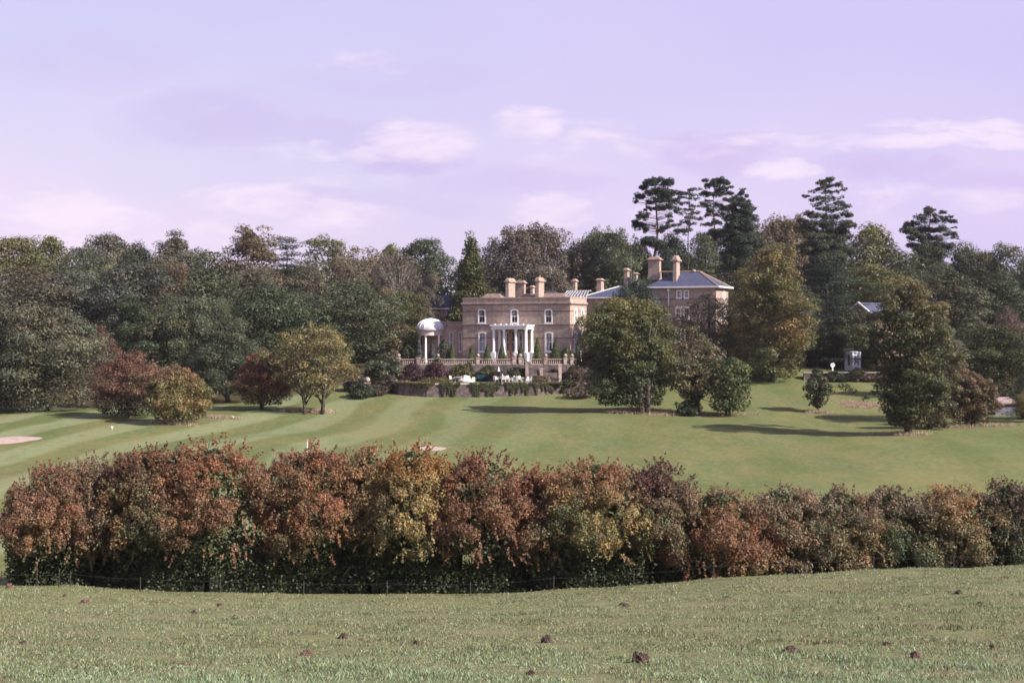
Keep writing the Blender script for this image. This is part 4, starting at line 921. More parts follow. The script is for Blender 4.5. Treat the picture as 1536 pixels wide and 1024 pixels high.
# ---- portico
PD = 2.5
pxl, pxr = hl(738.6, 490, -PD)[0], hl(789.5, 490, -PD)[0]
PB = 0.35
portico = MB(); portico.box(pxl - .15, pxr + .35, -PD - .3, -.1, PB - 1.2, PB)
portico = portico.build('portico', M['stone'], house)
ent0, ent1 = zt(493.6, 764, -PD), zt(487.0, 764, -PD)
m = MB(); m.box(pxl - .1, pxr + .1, -PD - .22, -.02, ent0, ent1 - .2); m.box(pxl - .28, pxr + .28, -PD - .4, -.02, ent1 - .195, ent1)
for k in range(6):
    xx = pxl + (pxr - pxl) * (k + .5) / 6; m.box(xx - .13, xx + .13, -PD - .3, -PD - .05, ent1 + .002, ent1 + .13)
m.build('entablature', M['white'], portico)
def column(x, y, zb, ztop, r, parent, mat=M['white'], ped=1.0):
    m = MB()
    if ped: m.box(x - r * 1.55, x + r * 1.55, y - r * 1.55, y + r * 1.55, zb, zb + ped)
    z0 = zb + ped + .002; h = ztop - .004 - z0
    m.lathe(x, y, [(r * 1.35, z0), (r * 1.35, z0 + .08), (r * 1.1, z0 + .16), (r, z0 + .3), (r * .98, z0 + h * .4), (r * .82, z0 + h - .28), (r * .9, z0 + h - .2), (r * 1.25, z0 + h - .1), (r * 1.3, z0 + h)], 14)
    return m.build('column', mat, parent, False)
fr = [hl(px, 490, -PD)[0] for px in (740.6, 756.0, 773.8, 788.6)]
for x in fr: column(x, -PD + .02, PB, ent0, .24, portico, ped=1.35)
for x in (fr[0], fr[3]): column(x, -.32, PB, ent0, .24, portico, ped=1.35)
m = MB()
for k in range(4): m.box(fr[1] + .35, fr[2] - .35, -PD - .6 - .3 * k, -PD - .305 - .3 * k, -1.2, PB - .16 * (k + 1))
m.build('porch_steps', M['white'], portico)

# ---- roofs behind the parapet and chimneys
def hip(x0, x1, y0, y1, z0, z1, ins, mat, name='roof', over=0.0, ins_y=None):
    x0 -= over; x1 += over; y0 -= over; y1 += over; yc = (y0 + y1) / 2
    return MB().add([(x0, y0, z0), (x1, y0, z0), (x1, y1, z0), (x0, y1, z0), (x0 + ins, yc, z1), (x1 - ins, yc, z1)],
                    [(0, 1, 5, 4), (2, 3, 4, 5), (1, 2, 5), (3, 0, 4), (0, 3, 2, 1)]).build(name, mat, house)
hip(hx(766, 1.6), hx(851, 1.6), 1.6, 6.2, 9.03, zt(440.0, 800, 3.9), 1.4, M['tile'])
hip(hx(703, 7), hx(756, 7), 7.2, 12, 9.03, zt(440.3, 740, 9.5), 2.0, M['tile'])
hip(hx(790, 8.5), hx(842, 8.5), 8.5, 15, 9.03, zt(437.5, 820, 12), 2.2, M['slate'])
def chimney(px0, pxf, px1, rtop, rbase, y, cap=.16, pots=0, aerial=0):
    """px0..pxf front face, pxf..px1 lit right face"""
    xa, zb = hl(px0, rbase, y); xb, _ = hl(pxf, rbase, y); w = xb - xa
    d_ = (px1 - pxf) / F * (HY + y) / st_ * .98
    cx, cy = (xa + xb) / 2, y + d_ / 2; ztop = hl(pxf, rtop, y)[1]; H = ztop - zb
    m = MB(); m.frustum(cx, cy, zb - 1.2, zb + H * .22, w * 1.12, d_ * 1.12, w, d_); m.box(cx - w/2, cx + w/2, cy - d_/2, cy + d_/2, zb + H * .222, zb + H * .73)
    ch = m.build('chimney', M['brick'], house)
    m = MB(); m.frustum(cx, cy, zb + H * .732, zb + H * .80, w, d_, w + cap * 2.6, d_ + cap * 2.6); m.box(cx - w/2 - cap * 1.3, cx + w/2 + cap * 1.3, cy - d_/2 - cap * 1.3, cy + d_/2 + cap * 1.3, zb + H * .802, zb + H * .85)
    m.frustum(cx, cy, zb + H * .852, zb + H * .95, w + cap * .8, d_ + cap * .8, w + cap * .2, d_ + cap * .2); m.frustum(cx, cy, zb + H * .952, ztop, w * .9, d_ * .9, w * .75, d_ * .75)
    m.build('chimney_cap', M['stone_warm'], ch)
    for k in range(pots):
        yy = cy + (k - (pots - 1) / 2) * .5; MB().lathe(cx, yy, [(.13, ztop), (.11, ztop + .3), (.13, ztop + .34)], 8).build('chimney_pot', M['terracotta'], ch)
    if aerial: MB().tube([(cx, cy, ztop - .1), (cx, cy, ztop + aerial)], .022, 5).build('aerial', M['iron'], ch)
M['stone_pale'] = noisy('pale_stone', (0.66, 0.60, 0.58), (0.52, 0.46, 0.45), 2.0, 0.8)
M['stone_warm'] = noisy('cap_stone', (0.44, 0.33, 0.27), (0.30, 0.215, 0.175), 3.0, 0.9)
chimney(758.3, 763.0, 773.2, 417.0, 446, 1.4, aerial=1.6)
chimney(774.5, 786.2, 788.6, 420.2, 443, 5.0, aerial=1.4)
chimney(795.5, 799.3, 802.5, 428.0, 443, 9.0)
chimney(803.4, 808.2, 816.8, 415.8, 446, 1.4, pots=1)
chimney(858.8, 863.0, 866.5, 418.2, 438, 12.0, aerial=1.5)
# ---- glass lantern
lx0, lx1 = hx(842, 9), hx(879, 9); lz0, lz1 = zt(446, 860, 9), zt(436.5, 860, 10.5)
m = MB(); m.add([(lx0, 9, lz0), (lx1, 9, lz0), (lx1 - .3, 11, lz1), (lx0 + .3, 11, lz1)], [(0, 1, 2, 3)])
sk = m.build('skylight', M['dark_glass'], house); m = MB(); m.box(lx0 - .15, lx1 + .15, 8.9, 9.05, lz0 - .1, lz0 + .08); m.box(lx0, lx1, 10.95, 11.15, lz1 - .06, lz1 + .14)
for k in range(9):
    u = k / 8; m.tube([(lx0 + (lx1 - lx0) * u, 8.97, lz0 + .05), (lx0 + .3 + (lx1 - lx0 - .6) * u, 10.97, lz1 + .05)], .045, 4)
m.build('glazing_bar', M['resin'], sk)
MB().box(lx0 + .1, lx1 - .1, 9.1, 16.5, 8.0, lz0 - .11).build('rear_wall', M['brick'], house)

# ---- linking block with pale slate hip roof
ez = zt(446.5, 870, 9.2)
MB().box(-1.55, 6, 9.3, 22, -1, ez).build('link_wall', M['brick'], house)
hip(-1.55, 6, 9.3, 22, ez + .003, zt(430.0, 905, 15), 3.4, M['slate'], over=.35)
m = MB(); rz = zt(430.0, 905, 15)
m.tube([(-1.9, 8.95, ez + .06), (2.0, 15.65, rz + .05), (3.0, 15.65, rz + .05)], .08, 6); m.build('roof_flashing', M['resin'], house)
m = MB(); m.box(-1.98, 6.4, 8.82, 8.95, ez - .12, ez + .06); m.build('gutter', M['white'], house)
chimney(895.0, 901.5, 906.5, 417.5, 431, 14.5, cap=.2)
chimney(936.0, 941.0, 945.0, 402.0, 420, 24.0, cap=.2); chimney(950.0, 954.5, 957.5, 408.5, 420, 24.0, cap=.2)
m = MB(); x_, z_ = hl(946.5, 405, 22); m.tube([(x_, 22, z_ - 2.5), (x_, 22, z_ + 2.7)], .05, 6); m.tube([(x_ - .7, 22, z_ + 2.6), (x_ + .7, 22, z_ + 2.6)], .03, 5)
for k in range(6): m.tube([(x_ - .6 + .24 * k, 21.7, z_ + 2.6), (x_ - .6 + .24 * k, 22.3, z_ + 2.6)], .018, 4)
m.build('television_aerial', M['wire'], house)

# ---- tall wing on the right
WX, WY = 14.83, 25.2; wx0 = hx(972, WY); wd = 7.2
ezw = zt(431.5, 1060, WY); rzw = ezw + 2.75
wins = [(hx(c - w_, WY), hx(c + w_, WY), zt(r1, c, WY), zt(r0, c, WY)) for c, w_, r0, r1 in ((1018.6, 3.1, 436.2, 446.4), (1029.8, 3.1, 436.2, 446.4), (1017.4, 3.5, 461.5, 478), (1029.6, 3.7, 461.5, 478), (1031, 3.6, 492, 512), (1017.5, 3.6, 492, 512))]
mb = MB(); wall_holes(mb, wx0, WX, -1, ezw, wins, WY)
swin = [(WY + 4.2, WY + 5.1, zt(447, 1085, WY), zt(436, 1085, WY)), (WY + 2.6, WY + 3.6, zt(478, 1085, WY), zt(461, 1085, WY)), (WY + 5, WY + 6, zt(478, 1085, WY), zt(461, 1085, WY))]
m2 = MB(); wall_holes(m2, WY, WY + wd, -1, ezw, swin); rot_side(m2, WX); mb.add(m2.v, m2.f)
mb.add([(wx0, WY, -1), (wx0, WY + wd, -1), (wx0, WY + wd, ezw), (wx0, WY, ezw), (WX, WY + wd, -1), (WX, WY + wd, ezw)], [(0, 3, 2, 1), (1, 2, 5, 4)])
mb.build('wing_wall', M['brick'], house)
for k, h in enumerate(wins): window(*h, y=WY, w=.15, arch=.0 if k < 2 else .14, hood=k in (2, 3), bars=(1, 1))
for h in swin: window(*h, side=WX, w=.2)
for h in wins[:2]:
    m = MB()
    for z in (.27, .73): m.box(h[0] + .07, h[1] - .07, WY + .07, WY + .11, h[2] + (h[3] - h[2]) * z - .022, h[2] + (h[3] - h[2]) * z + .022)
    m.build('glazing_bar', M['white'], house)
for r0, r1, p, mt in ((447.2, 449.2, .06, 'brick_dark'), (459.2, 460.6, .03, 'brick_dark'), (479.2, 481.5, .09, 'stone')):
    m = MB(); z1, z0 = zt(r0, 1030, WY), zt(r1, 1030, WY); m.box(wx0, WX + p, WY - p, WY + .02, z0, z1); m.box(WX - .02, WX + p, WY + .025, WY + wd, z0, z1); m.build('string_course', M[mt], house)
m = MB(); ov = .62; m.box(wx0 - ov, WX + ov, WY - ov, WY + wd + ov, ezw + .002, ezw + .09); m.box(wx0 - ov - .08, WX + ov + .08, WY - ov - .12, WY - ov - .002, ezw + .02, ezw + .26); m.box(WX + ov + .002, WX + ov + .12, WY - ov, WY + wd + ov, ezw + .02, ezw + .26)
m.build('eaves', M['white'], house)
rx1 = hx(1049, WY + wd / 2); rf = hip(wx0, WX, WY, WY + wd, ezw + .10, rzw, WX + ov - rx1, M['slate'], over=ov)
m = MB(); yc = WY + wd / 2; m.tube([(wx0, yc, rzw + .03), (rx1, yc, rzw + .03)], .10, 6); m.tube([(rx1, yc, rzw + .03), (WX + ov, WY - ov, ezw + .14)], .10, 6); m.tube([(rx1, yc, rzw + .03), (WX + ov, WY + wd + ov, ezw + .14)], .10, 6)
m.build('ridge_tile', M['ridge'], rf)
m = MB(); m.lathe(rx1 - .9, yc, [(.35, rzw), (.3, rzw + .22), (.1, rzw + .3)], 10); m.build('ridge_vent', M['stone'], rf)
chimney(972.5, 989.0, 992.5, 385.0, 409, WY + 3.2, cap=.22); chimney(1009.4, 1014.6, 1021.4, 383.0, 423, WY + 1.0, cap=.22, aerial=1.2)
m = MB(); x_ = hx(1003.2, WY); m.tube([(x_, WY - .12, ezw - .02), (x_, WY - .12, zt(459, 1003, WY))], .10, 8); m.box(x_ - .18, x_ + .18, WY - .3, WY - .01, ezw - .5, ezw - .12); m.build('downpipe', M['white'], house)

# ---- low wing and domed rotunda on the left
lwz = zt(484.0, 680, 2.2); lx = hx(652, 2.2)
lw = [(hx(c - w_, 2.2), hx(c + w_, 2.2), zt(527, c, 2.2), zt(498, c, 2.2)) for c, w_ in ((690.6, 1.9), (677.2, 2.2))]
mb = MB(); wall_holes(mb, lx, WL, -1, lwz, lw, 2.2); mb.add([(lx, 2.2, -1), (lx, 8, -1), (lx, 8, lwz), (lx, 2.2, lwz), (WL, 8, lwz), (WL, 2.2, lwz)], [(0, 3, 2, 1), (3, 5, 4, 2)])
mb.build('low_wing_wall', M['brick'], house)
m = MB(); m.box(lx - .1, WL - .002, 2.05, 2.45, lwz + .003, lwz + .18); m.build('coping', M['stone'], house)
m = MB(); m.box(lx - .1, WL - .002, 2.02, 2.195, zt(490.5, 680, 2.2), zt(489.2, 680, 2.2)); m.build('string_course', M['stone'], house)
for h in lw: window(*h, y=2.2, w=.07, arch=0)
m = MB(); m.box(hx(680.5, 2.1), hx(686.5, 2.1), 2.05, 2.195, 0, zt(494, 684, 2.1)); m.build('pilaster', M['brick'], house)
RCX, RCY = hx(646, 1.8), 1.8; RR = 20.6 / F * 214
rz0, rz1, rz2 = zt(503, 646, 1.8 - RR), zt(493.5, 646, 1.8 - RR), zt(478.2, 646, 1.8)
def ring(r0, r1, z0, z1, seg=40):
    m = MB(); vs, fs = [], []
    for k in range(seg):
        a = 2 * math.pi * k / seg; c, s = math.cos(a), math.sin(a); vs += [(RCX + r1 * c, RCY + r1 * s, z0), (RCX + r1 * c, RCY + r1 * s, z1), (RCX + r0 * c, RCY + r0 * s, z1), (RCX + r0 * c, RCY + r0 * s, z0)]
    for k in range(seg):
        a, b = 4 * k, 4 * ((k + 1) % seg)
        for q in range(4): fs.append((a + q, b + q, b + (q + 1) % 4, a + (q + 1) % 4))
    return m.add(vs, fs)
e_ = ring(RR - .55, RR - .08, rz0, rz1 - .13); r2 = ring(RR - .6, RR + .26, rz1 - .125, rz1); e_.add(r2.v, r2.f); e_.build('rotunda_entablature', M['stone_pale'], house)
hd = rz2 - rz1; RD = RR + .10
prof = [(RD * math.cos(t), rz1 + .003 + hd * math.sin(t) ** .92) for t in np.linspace(0, math.pi / 2 * .985, 14)]
dome = MB().lathe(RCX, RCY, prof, 48).build('dome', M['white_dome'], house, True)
m = MB()
for k in range(16):
    a = 2 * math.pi * k / 16; m.tube([(RCX + r * math.cos(a) * 1.005, RCY + r * math.sin(a) * 1.005, z + .02) for r, z in prof], .055, 5)
m.lathe(RCX, RCY, [(.28, rz2 - .05), (.22, rz2 + .08), (.08, rz2 + .14)], 10); m.build('dome_rib', M['white_dome'], dome)
for px in (628.6, 646.3, 664.5):
    # columns round the open front of the rotunda
    tx = hx(px, 1.8); dx_ = max(-.96, min(.96, (tx - RCX) / (RR - .32))); column(RCX + (RR - .32) * dx_, RCY - (RR - .32) * math.sqrt(1 - dx_ * dx_), -.1, rz0, .17, house, ped=.35)
m = MB(); vs = []
for k in range(13):
    a = math.pi * (.02 + .96 * k / 12); vs.append((RCX + (RR - .5) * math.cos(a), RCY + (RR - .5) * math.sin(a) * .9 + .1))
for k in range(12): m.add([(vs[k][0], vs[k][1], -1), (vs[k+1][0], vs[k+1][1], -1), (vs[k+1][0], vs[k+1][1], rz0 - .002), (vs[k][0], vs[k][1], rz0 - .002)], [(0, 1, 2, 3)])
m.build('rotunda_wall', M['brick'], house)
MB().lathe(RCX, RCY, [(RR - .1, -.6), (RR - .1, -.05)], 30).build('rotunda_floor', M['stone'], house)

# ---- outbuilding with slate roof behind the rotunda
ob = empty('outbuilding', (X(668, 236), 236, -5.5), -TH)
tag(ob, 'low slate roofed outbuilding showing between the trees left of the house', 'outbuilding')
MB().box(-13, 3.2, 0, 6, -1, 8.6).build('wall', M['brick'], ob)
MB().add([(-13.4, -.4, 8.55), (3.6, -.4, 8.55), (3.6, 6.4, 8.55), (-13.4, 6.4, 8.55), (-10.5, 3, 10.75), (1.2, 3, 10.75)], [(0, 1, 5, 4), (2, 3, 4, 5), (1, 2, 5), (3, 0, 4), (0, 3, 2, 1)]).build('roof', M['slate'], ob)
for x_ in (-2.4, .7):
    w_ = MB().box(x_ - .4, x_ + .4, -.12, -.003, 7.3, 8.3).build('window', M['white'], ob); MB().box(x_ - .28, x_ + .28, -.14, -.125, 7.4, 8.2).build('pane', M['dark_glass'], ob if False else w_)
MB().box(-13.5, 3.7, -.52, -.41, 8.42, 8.6).build('gutter', M['white'], ob)

# ------------------------------------------------------------------ terraces and garden
GZ, TZ = -7.80, -5.50
tag(MB().box(-16.3, 14.4, 205.4, 245, TZ - .9, TZ).build('terrace', M['gravel']), 'gravel terrace along the foot of the house', 'terrace', kind='structure')
tag(MB().add([(-16.4, 195.2, GZ), (7.0, 195.2, GZ), (7.2, 205.0, GZ), (-16.4, 205.0, GZ)], [(0, 1, 2, 3)]).build('garden_lawn', M['lawn']), 'small lawn between the terrace wall and the ivy covered wall', 'lawn', kind='structure')
pth = MB(); pth.add([(X(640, 199), 198.7, GZ + .02), (6.6, 198.7, GZ + .02), (6.6, 199.5, GZ + .02), (X(640, 199), 199.5, GZ + .02)], [(0, 1, 2, 3)])
pth.add([(X(704, 204), 203.2, GZ + .02), (X(745, 204), 203.2, GZ + .02), (X(745, 204), 203.8, GZ + .02), (X(704, 204), 203.8, GZ + .02)], [(0, 1, 2, 3)])
tag(pth.build('path', M['paving']), 'pale paved path across the garden lawn', 'path', kind='structure')

def retaining():
    ctrl = [(X(597, 204), 204.5), (X(589.5, 197), 197.2), (X(598, 195), 195.2), (X(640, 193.5), 193.6), (X(720, 193.6), 193.6), (X(800, 194.8), 194.8), (X(842, 196), 196.2), (X(847, 200), 203.5)]
    m = MB(); n = len(ctrl); inner = []
    for i, (x, y) in enumerate(ctrl):
        a = Vector(ctrl[min(i+1, n-1)]) - Vector(ctrl[max(i-1, 0)]); nn = Vector((-a.y, a.x)).normalized(); inner.append((x + nn.x * .5, y + nn.y * .5))
    top = -7.70
    vs = [(x, y, -11.5) for x, y in ctrl] + [(x, y, top - .16) for x, y in ctrl] + [(x, y, top - .16) for x, y in inner] + [(x, y, -11.5) for x, y in inner]
    fs = []
    for i in range(n - 1): fs += [(i, i+1, n+i+1, n+i), (n+i, n+i+1, 2*n+i+1, 2*n+i), (2*n+i, 2*n+i+1, 3*n+i+1, 3*n+i)]
    fs += [(0, n, 2*n, 3*n), (n-1, 4*n-1, 3*n-1, 2*n-1)]
    m.add(vs, fs)
    e = empty('garden_wall', (0, 0, 0)); tag(e, 'low grey stone garden wall rounded at its left end, draped with ivy', 'wall')
    m.build('wall', M['stone_grey'], e)
    o = []
    for i in range(n):
        a = Vector(ctrl[min(i+1, n-1)]) - Vector(ctrl[max(i-1, 0)]); nn = Vector((-a.y, a.x)).normalized(); o.append(((ctrl[i][0] - nn.x * .08, ctrl[i][1] - nn.y * .08), (inner[i][0] + nn.x * .08, inner[i][1] + nn.y * .08)))
    c = MB(); vs = [(p[0], p[1], z) for z in (top - .158, top) for pr in o for p in pr]; k = 2 * n; fs = []
    for i in range(n - 1):
        a, b = 2*i, 2*i+2; fs += [(k+a, k+b, k+b+1, k+a+1), (a, b, k+b, k+a), (a+1, k+a+1, k+b+1, b+1), (a, a+1, b+1, b)]
    fs += [(0, k, k+1, 1), (k-2, k-1, 2*k-1, 2*k-2)]
    c.add(vs, fs).build('coping', M['paving'], e)
    return ctrl
wall_line = retaining()
def wall_pt(px):
    """point of the wall's front line in the direction of a picture column"""
    best = None
    for (xa, ya), (xb, yb) in zip(wall_line[1:-1], wall_line[2:]):
        k = (px - 768) / F; den = (xb - xa) - k * (yb - ya); u = (k * ya - xa) / den
        if -0.01 <= u <= 1.01: best = (xa + (xb - xa) * u, ya + (yb - ya) * u)
    return best or wall_line[-2]

def spread(name, seed, p, n, size, cols, label, cat, kind=None, group=None, asp=.7):
    rng = np.random.default_rng(seed); k = len(p); A = np.array(cols); c = A[rng.integers(len(A), size=k)] * (1 + rng.normal(size=(k, 1)) * .2)
    me = leaf_mesh(name, p, n, rng.uniform(size * .6, size * 1.4, k), np.clip(c, .005, .8), asp, rng); o = link(name, me); return tag(o, label, cat, group, kind)
# ivy hanging over the wall in separate swathes
for i, (p0, p1, drop, dens, cols, lab) in enumerate([
    (592, 612, .5, 1.0, [(.12, .085, .04), (.09, .07, .04)], 'thin brown creeper at the rounded left end of the garden wall'),
    (612, 652, .7, 1.2, [(.10, .085, .035), (.13, .11, .05)], 'yellowish creeper hanging on the garden wall under the purple shrubs'),
    (660, 690, 1.9, 1.0, [(.085, .085, .035), (.06, .07, .03)], 'green ivy swathe on the garden wall below the cloth covered table'),
    (706, 752, 2.0, 1.5, [(.055, .07, .028), (.08, .085, .035), (.11, .095, .04)], 'thick dark ivy on the garden wall below the fountain'),
    (756, 800, 1.6, 1.0, [(.09, .085, .04), (.07, .075, .03)], 'patchy ivy on the garden wall below the white chairs'),
    (800, 842, 1.4, 1.2, [(.10, .085, .05), (.075, .075, .035)], 'brownish ivy at the right end of the garden wall')]):
    rng = np.random.default_rng(500 + i); k = int((p1 - p0) * 85 * dens); px = rng.uniform(p0, p1, k); q = np.array([wall_pt(a) for a in px])
    edge = np.clip(.68 + .30 * np.sin(px * .31 + i * 2) + .25 * np.sin(px * .83 + i) + .2 * np.sin(px * 2.1), .08, 1.15) * np.clip((np.minimum(px - p0, p1 - px)) / 5, .25, 1); u = rng.random(k) ** 1.0
    z = -7.62 - u * drop * 1.15 * edge * (.75 + .3 * np.sin(px * .9) * np.sin(px * .37 + i)); dy = -.12 - .12 * rng.random(k) + .25 * (u < .08)
    spread('ivy', 510 + i, np.stack([q[:, 0], q[:, 1] + dy, z], 1), np.array([0, -1, .5]) + rng.normal(size=(k, 3)) * .5, .20, cols, lab, 'ivy')

# ---- terrace wall, balustrade, piers
BY = 205.0
tw = MB(); tw.box(X(596, BY), 14.4, BY - .25, BY + .35, -11, TZ + .05); tw.box(X(596, BY), X(596, BY) + .5, BY + .355, 232, -10, TZ + .05)
e = empty('terrace_wall', (0, 0, 0)); tag(e, 'grey stone wall holding up the terrace behind the garden', 'wall'); tw.build('wall', M['stone_grey'], e)
bal = empty('balustrade', (0, BY, TZ)); tag(bal, 'stone balustrade with ball topped piers along the terrace edge', 'balustrade')
gap0, gap1 = X(786, BY), X(797, BY)
x0b, x1b = X(597, BY), X(888, BY)
for a, b in ((x0b, gap0), (gap1, x1b)):
    MB().box(a, b, -.16, .16, .052, .16).build('plinth_rail', M['stone'], bal); MB().box(a, b, -.17, .17, .76, .88).build('top_rail', M['stone'], bal)
bme = MB().lathe(0, 0, [(.07, 0), (.07, .05), (.045, .09), (.085, .22), (.05, .42), (.045, .52), (.075, .56), (.075, .598)], 8).mesh('baluster', M['stone'])
pier_px = [598, 627.5, 657, 717, 771.5, 780.5, 818.5, 848, 858, 884]
px_ = 601.5
while px_ < 884:
    xx = X(px_, BY)
    if not (gap0 - .1 < xx < gap1 + .1) and all(abs(px_ - q) > 3.6 for q in pier_px):
        o = link('baluster', bme, bal); o.location = (xx, 0, .161)
    px_ += 3.05
def ball(m, x, y, z, r): return m.lathe(x, y, [(r * .5, z), (r * .35, z + r * .25)] + [(r * math.sin(t) + .001, z + r * 1.1 - r * math.cos(t)) for t in np.linspace(.45, math.pi, 9)], 12)
for i, q in enumerate(pier_px):
    x = X(q, BY); m = MB(); m.box(x - .24, x + .24, -.28, .28, .05, .95); m.box(x - .30, x + .30, -.34, .34, .952, 1.08); p = m.build('pier', M['stone'], bal)
    if i not in (1, 9): ball(MB(), x, 0, 1.082, .26).build('ball_finial', M['stone'], p, True)
# ---- garden stairs
stn = empty('garden_stairs', (0, 0, 0)); tag(stn, 'stone stairs with sloping parapet leading down from the terrace to the garden', 'stairs')
m = MB(); sx0, sx1 = X(790, 204), X(811, 204)
for k in range(12):
    u0 = sx0 + (sx1 - sx0) * k / 12; u1 = sx0 + (sx1 - sx0) * (k + 1) / 12; m.box(u0, u1 - .002, 203.2, 204.7, GZ - .2, TZ - .17 * (k + 1) + .002)
m.build('steps', M['stone'], stn)
m = MB(); m.add([(sx0, 202.9, GZ - .3), (sx1 + .2, 202.9, GZ - .3), (sx1 + .2, 202.9, GZ + 1.1), (sx0, 202.9, TZ + .75), (sx0, 203.18, GZ - .3), (sx1 + .2, 203.18, GZ - .3), (sx1 + .2, 203.18, GZ + 1.1), (sx0, 203.18, TZ + .75)], [(0, 1, 2, 3), (4, 7, 6, 5), (3, 2, 6, 7), (0, 3, 7, 4), (1, 5, 6, 2)])
m.build('parapet', M['stone_grey'], stn)
for q, h in ((790.5, 2.75), (812, 1.75), (840, 2.3)):
    x = X(q, 203); m = MB(); m.box(x - .22, x + .22, 202.7, 203.14, GZ - .3, GZ + h); m.box(x - .28, x + .28, 202.64, 203.2, GZ + h + .002, GZ + h + .14); m.build('pier', M['stone'], stn)
m = MB(); m.box(X(813, 203), X(839, 203), 202.8, 203.05, GZ - .3, GZ + 1.25); m.build('landing_wall', M['stone_grey'], stn)
m = MB(); m.lathe(X(816, 202), 202.3, [(1.0, GZ - .3), (1.0, GZ + .35), (.85, GZ + .36), (.85, GZ + .7), (.7, GZ + .71)], 20); m.build('round_step', M['stone_grey'], stn)

# ---- fountain
fx, fy = X(748, 201.5), 201.5
fo = empty('fountain', (fx, fy, GZ)); tag(fo, 'dark tiered garden fountain with a white finial in front of the portico', 'fountain')
MB().lathe(0, 0, [(1.15, -.3), (1.2, .35), (1.25, .4), (1.05, .4), (1.0, .25)], 20).build('basin', M['iron'], fo)
MB().lathe(0, 0, [(.3, .2), (.18, .5), (.14, 1.0), (.2, 1.25)], 12).build('stem', M['iron'], fo)
MB().lathe(0, 0, [(.2, 1.22), (.6, 1.3), (1.05, 1.46), (1.1, 1.5), (.95, 1.5), (.2, 1.42)], 20).build('bowl', M['iron'], fo)
MB().lathe(0, 0, [(.16, 1.42), (.2, 1.55), (.08, 1.7), (.13, 1.85), (.05, 2.05), (.01, 2.25)], 10).build('finial', M['water'], fo)
MB().lathe(.55, -.3, [(.02, .45), (.10, .6), (.12, .8), (.03, 1.15)], 8).build('water_jet', M['water'], fo)
# ---- dark ribbed roll and little white post on the lawn
rl = MB(); xa, xb = X(714.5, 203), X(733, 203); n = 15
prof = []
for k in range(n * 2 + 1): prof.append(((.50 if k % 2 else .44), (xb - xa) * k / (n * 2)))
rl.lathe(0, 0, [(.1, 0)] + prof + [(.1, xb - xa)], 16); rl.v = [(xa + v[2], 202.3 + v[0], GZ + .5 + v[1]) for v in rl.v]
tag(rl.build('garden_roller', M['teal'], None), 'dark teal ribbed roll lying on the garden lawn left of the fountain', 'roller')
wp = MB(); x = X(710.5, 202); wp.box(x - .2, x + .2, 201.8, 202.2, GZ - .05, GZ + .5); wp.frustum(x, 202, GZ + .502, GZ + .64, .5, .5, .3, .3)
tag(wp.build('planter_box', M['white']), 'small white box beside the dark teal roll', 'planter')

# ---- white garden furniture
def chair_mesh():
    m = MB(); m.box(-.24, .24, -.22, .24, .40, .45); m.add([(-.24, .22, .45), (.24, .22, .45), (.22, .34, .92), (-.22, .34, .92), (-.24, .26, .45), (.24, .26, .45), (.22, .38, .92), (-.22, .38, .92)], [(0, 1, 2, 3), (5, 4, 7, 6), (3, 2, 6, 7), (0, 3, 7, 4), (1, 5, 6, 2)])
    for sx in (-1, 1):
        m.tube([(sx * .26, -.24, 0), (sx * .25, -.2, .64)], .028, 5); m.tube([(sx * .26, .30, 0), (sx * .25, .26, .64)], .028, 5); m.box(sx * .26 - .035, sx * .26 + .035, -.26, .3, .63, .67)
    return m.mesh('patio_chair', M['resin'])
cme = chair_mesh(); tme = MB().lathe(0, 0, [(.62, .70), (.64, .735), (.62, .74)], 18)
for k in range(4):
    a = k * math.pi / 2 + .4; tme.tube([(.45 * math.cos(a), .45 * math.sin(a), 0), (.3 * math.cos(a), .3 * math.sin(a), .7)], .03, 5)
tme = tme.mesh('patio_table', M['resin'])
SETS = [('beside the purple shrubs', 687, 199.6, (.4, 2.3), True), ('before the fountain', 757, 200.4, (.1, 1.3, 2.4, 3.5, 4.6, 5.6), False), ('right of the fountain', 780, 197.4, (.3, 1.6, 2.9, 4.2, 5.4), False), ('by the right bushes', 864, 198.5, (.4, 2.0, 3.6), False)]
words = ['right of the table', 'behind the table on the right', 'behind the table on the left', 'left of the table', 'in front of the table on the left', 'in front of the table on the right']
for where, px, y, angs, cloth in SETS:
    x = X(px, y); zt_ = GZ if px < 850 else gz(x, y)
    t = link('patio_table', tme); t.location = (x, y, zt_); tag(t, 'white round garden table ' + where, 'table', 'white garden tables')
    for k, a in enumerate(angs):
        o = link('patio_chair', cme); r = 1.05; o.location = (x + r * math.cos(a) * 1.25, y + r * math.sin(a) * .8, zt_); o.rotation_euler = (0, 0, a - math.pi / 2 + .2)
        tag(o, 'white garden chair ' + where + ', ' + words[k], 'chair', 'white garden chairs')
    if cloth:
        rng = np.random.default_rng(3); c = MB(); pr = []
        c.lathe(x + 1.0, y - .2, [(1.0, GZ + .03), (.95, GZ + .3), (.8, GZ + .55), (.5, GZ + .85), (.3, GZ + .9), (.1, GZ + 1.0)], 16)
        c.v = [(a + rng.normal() * .09, b + rng.normal() * .09, d + rng.normal() * .07) for a, b, d in c.v]
        tag(c.build('dust_sheet', M['resin'], None, True), 'white sheet heaped over stacked garden furniture left of the lawn', 'sheet')

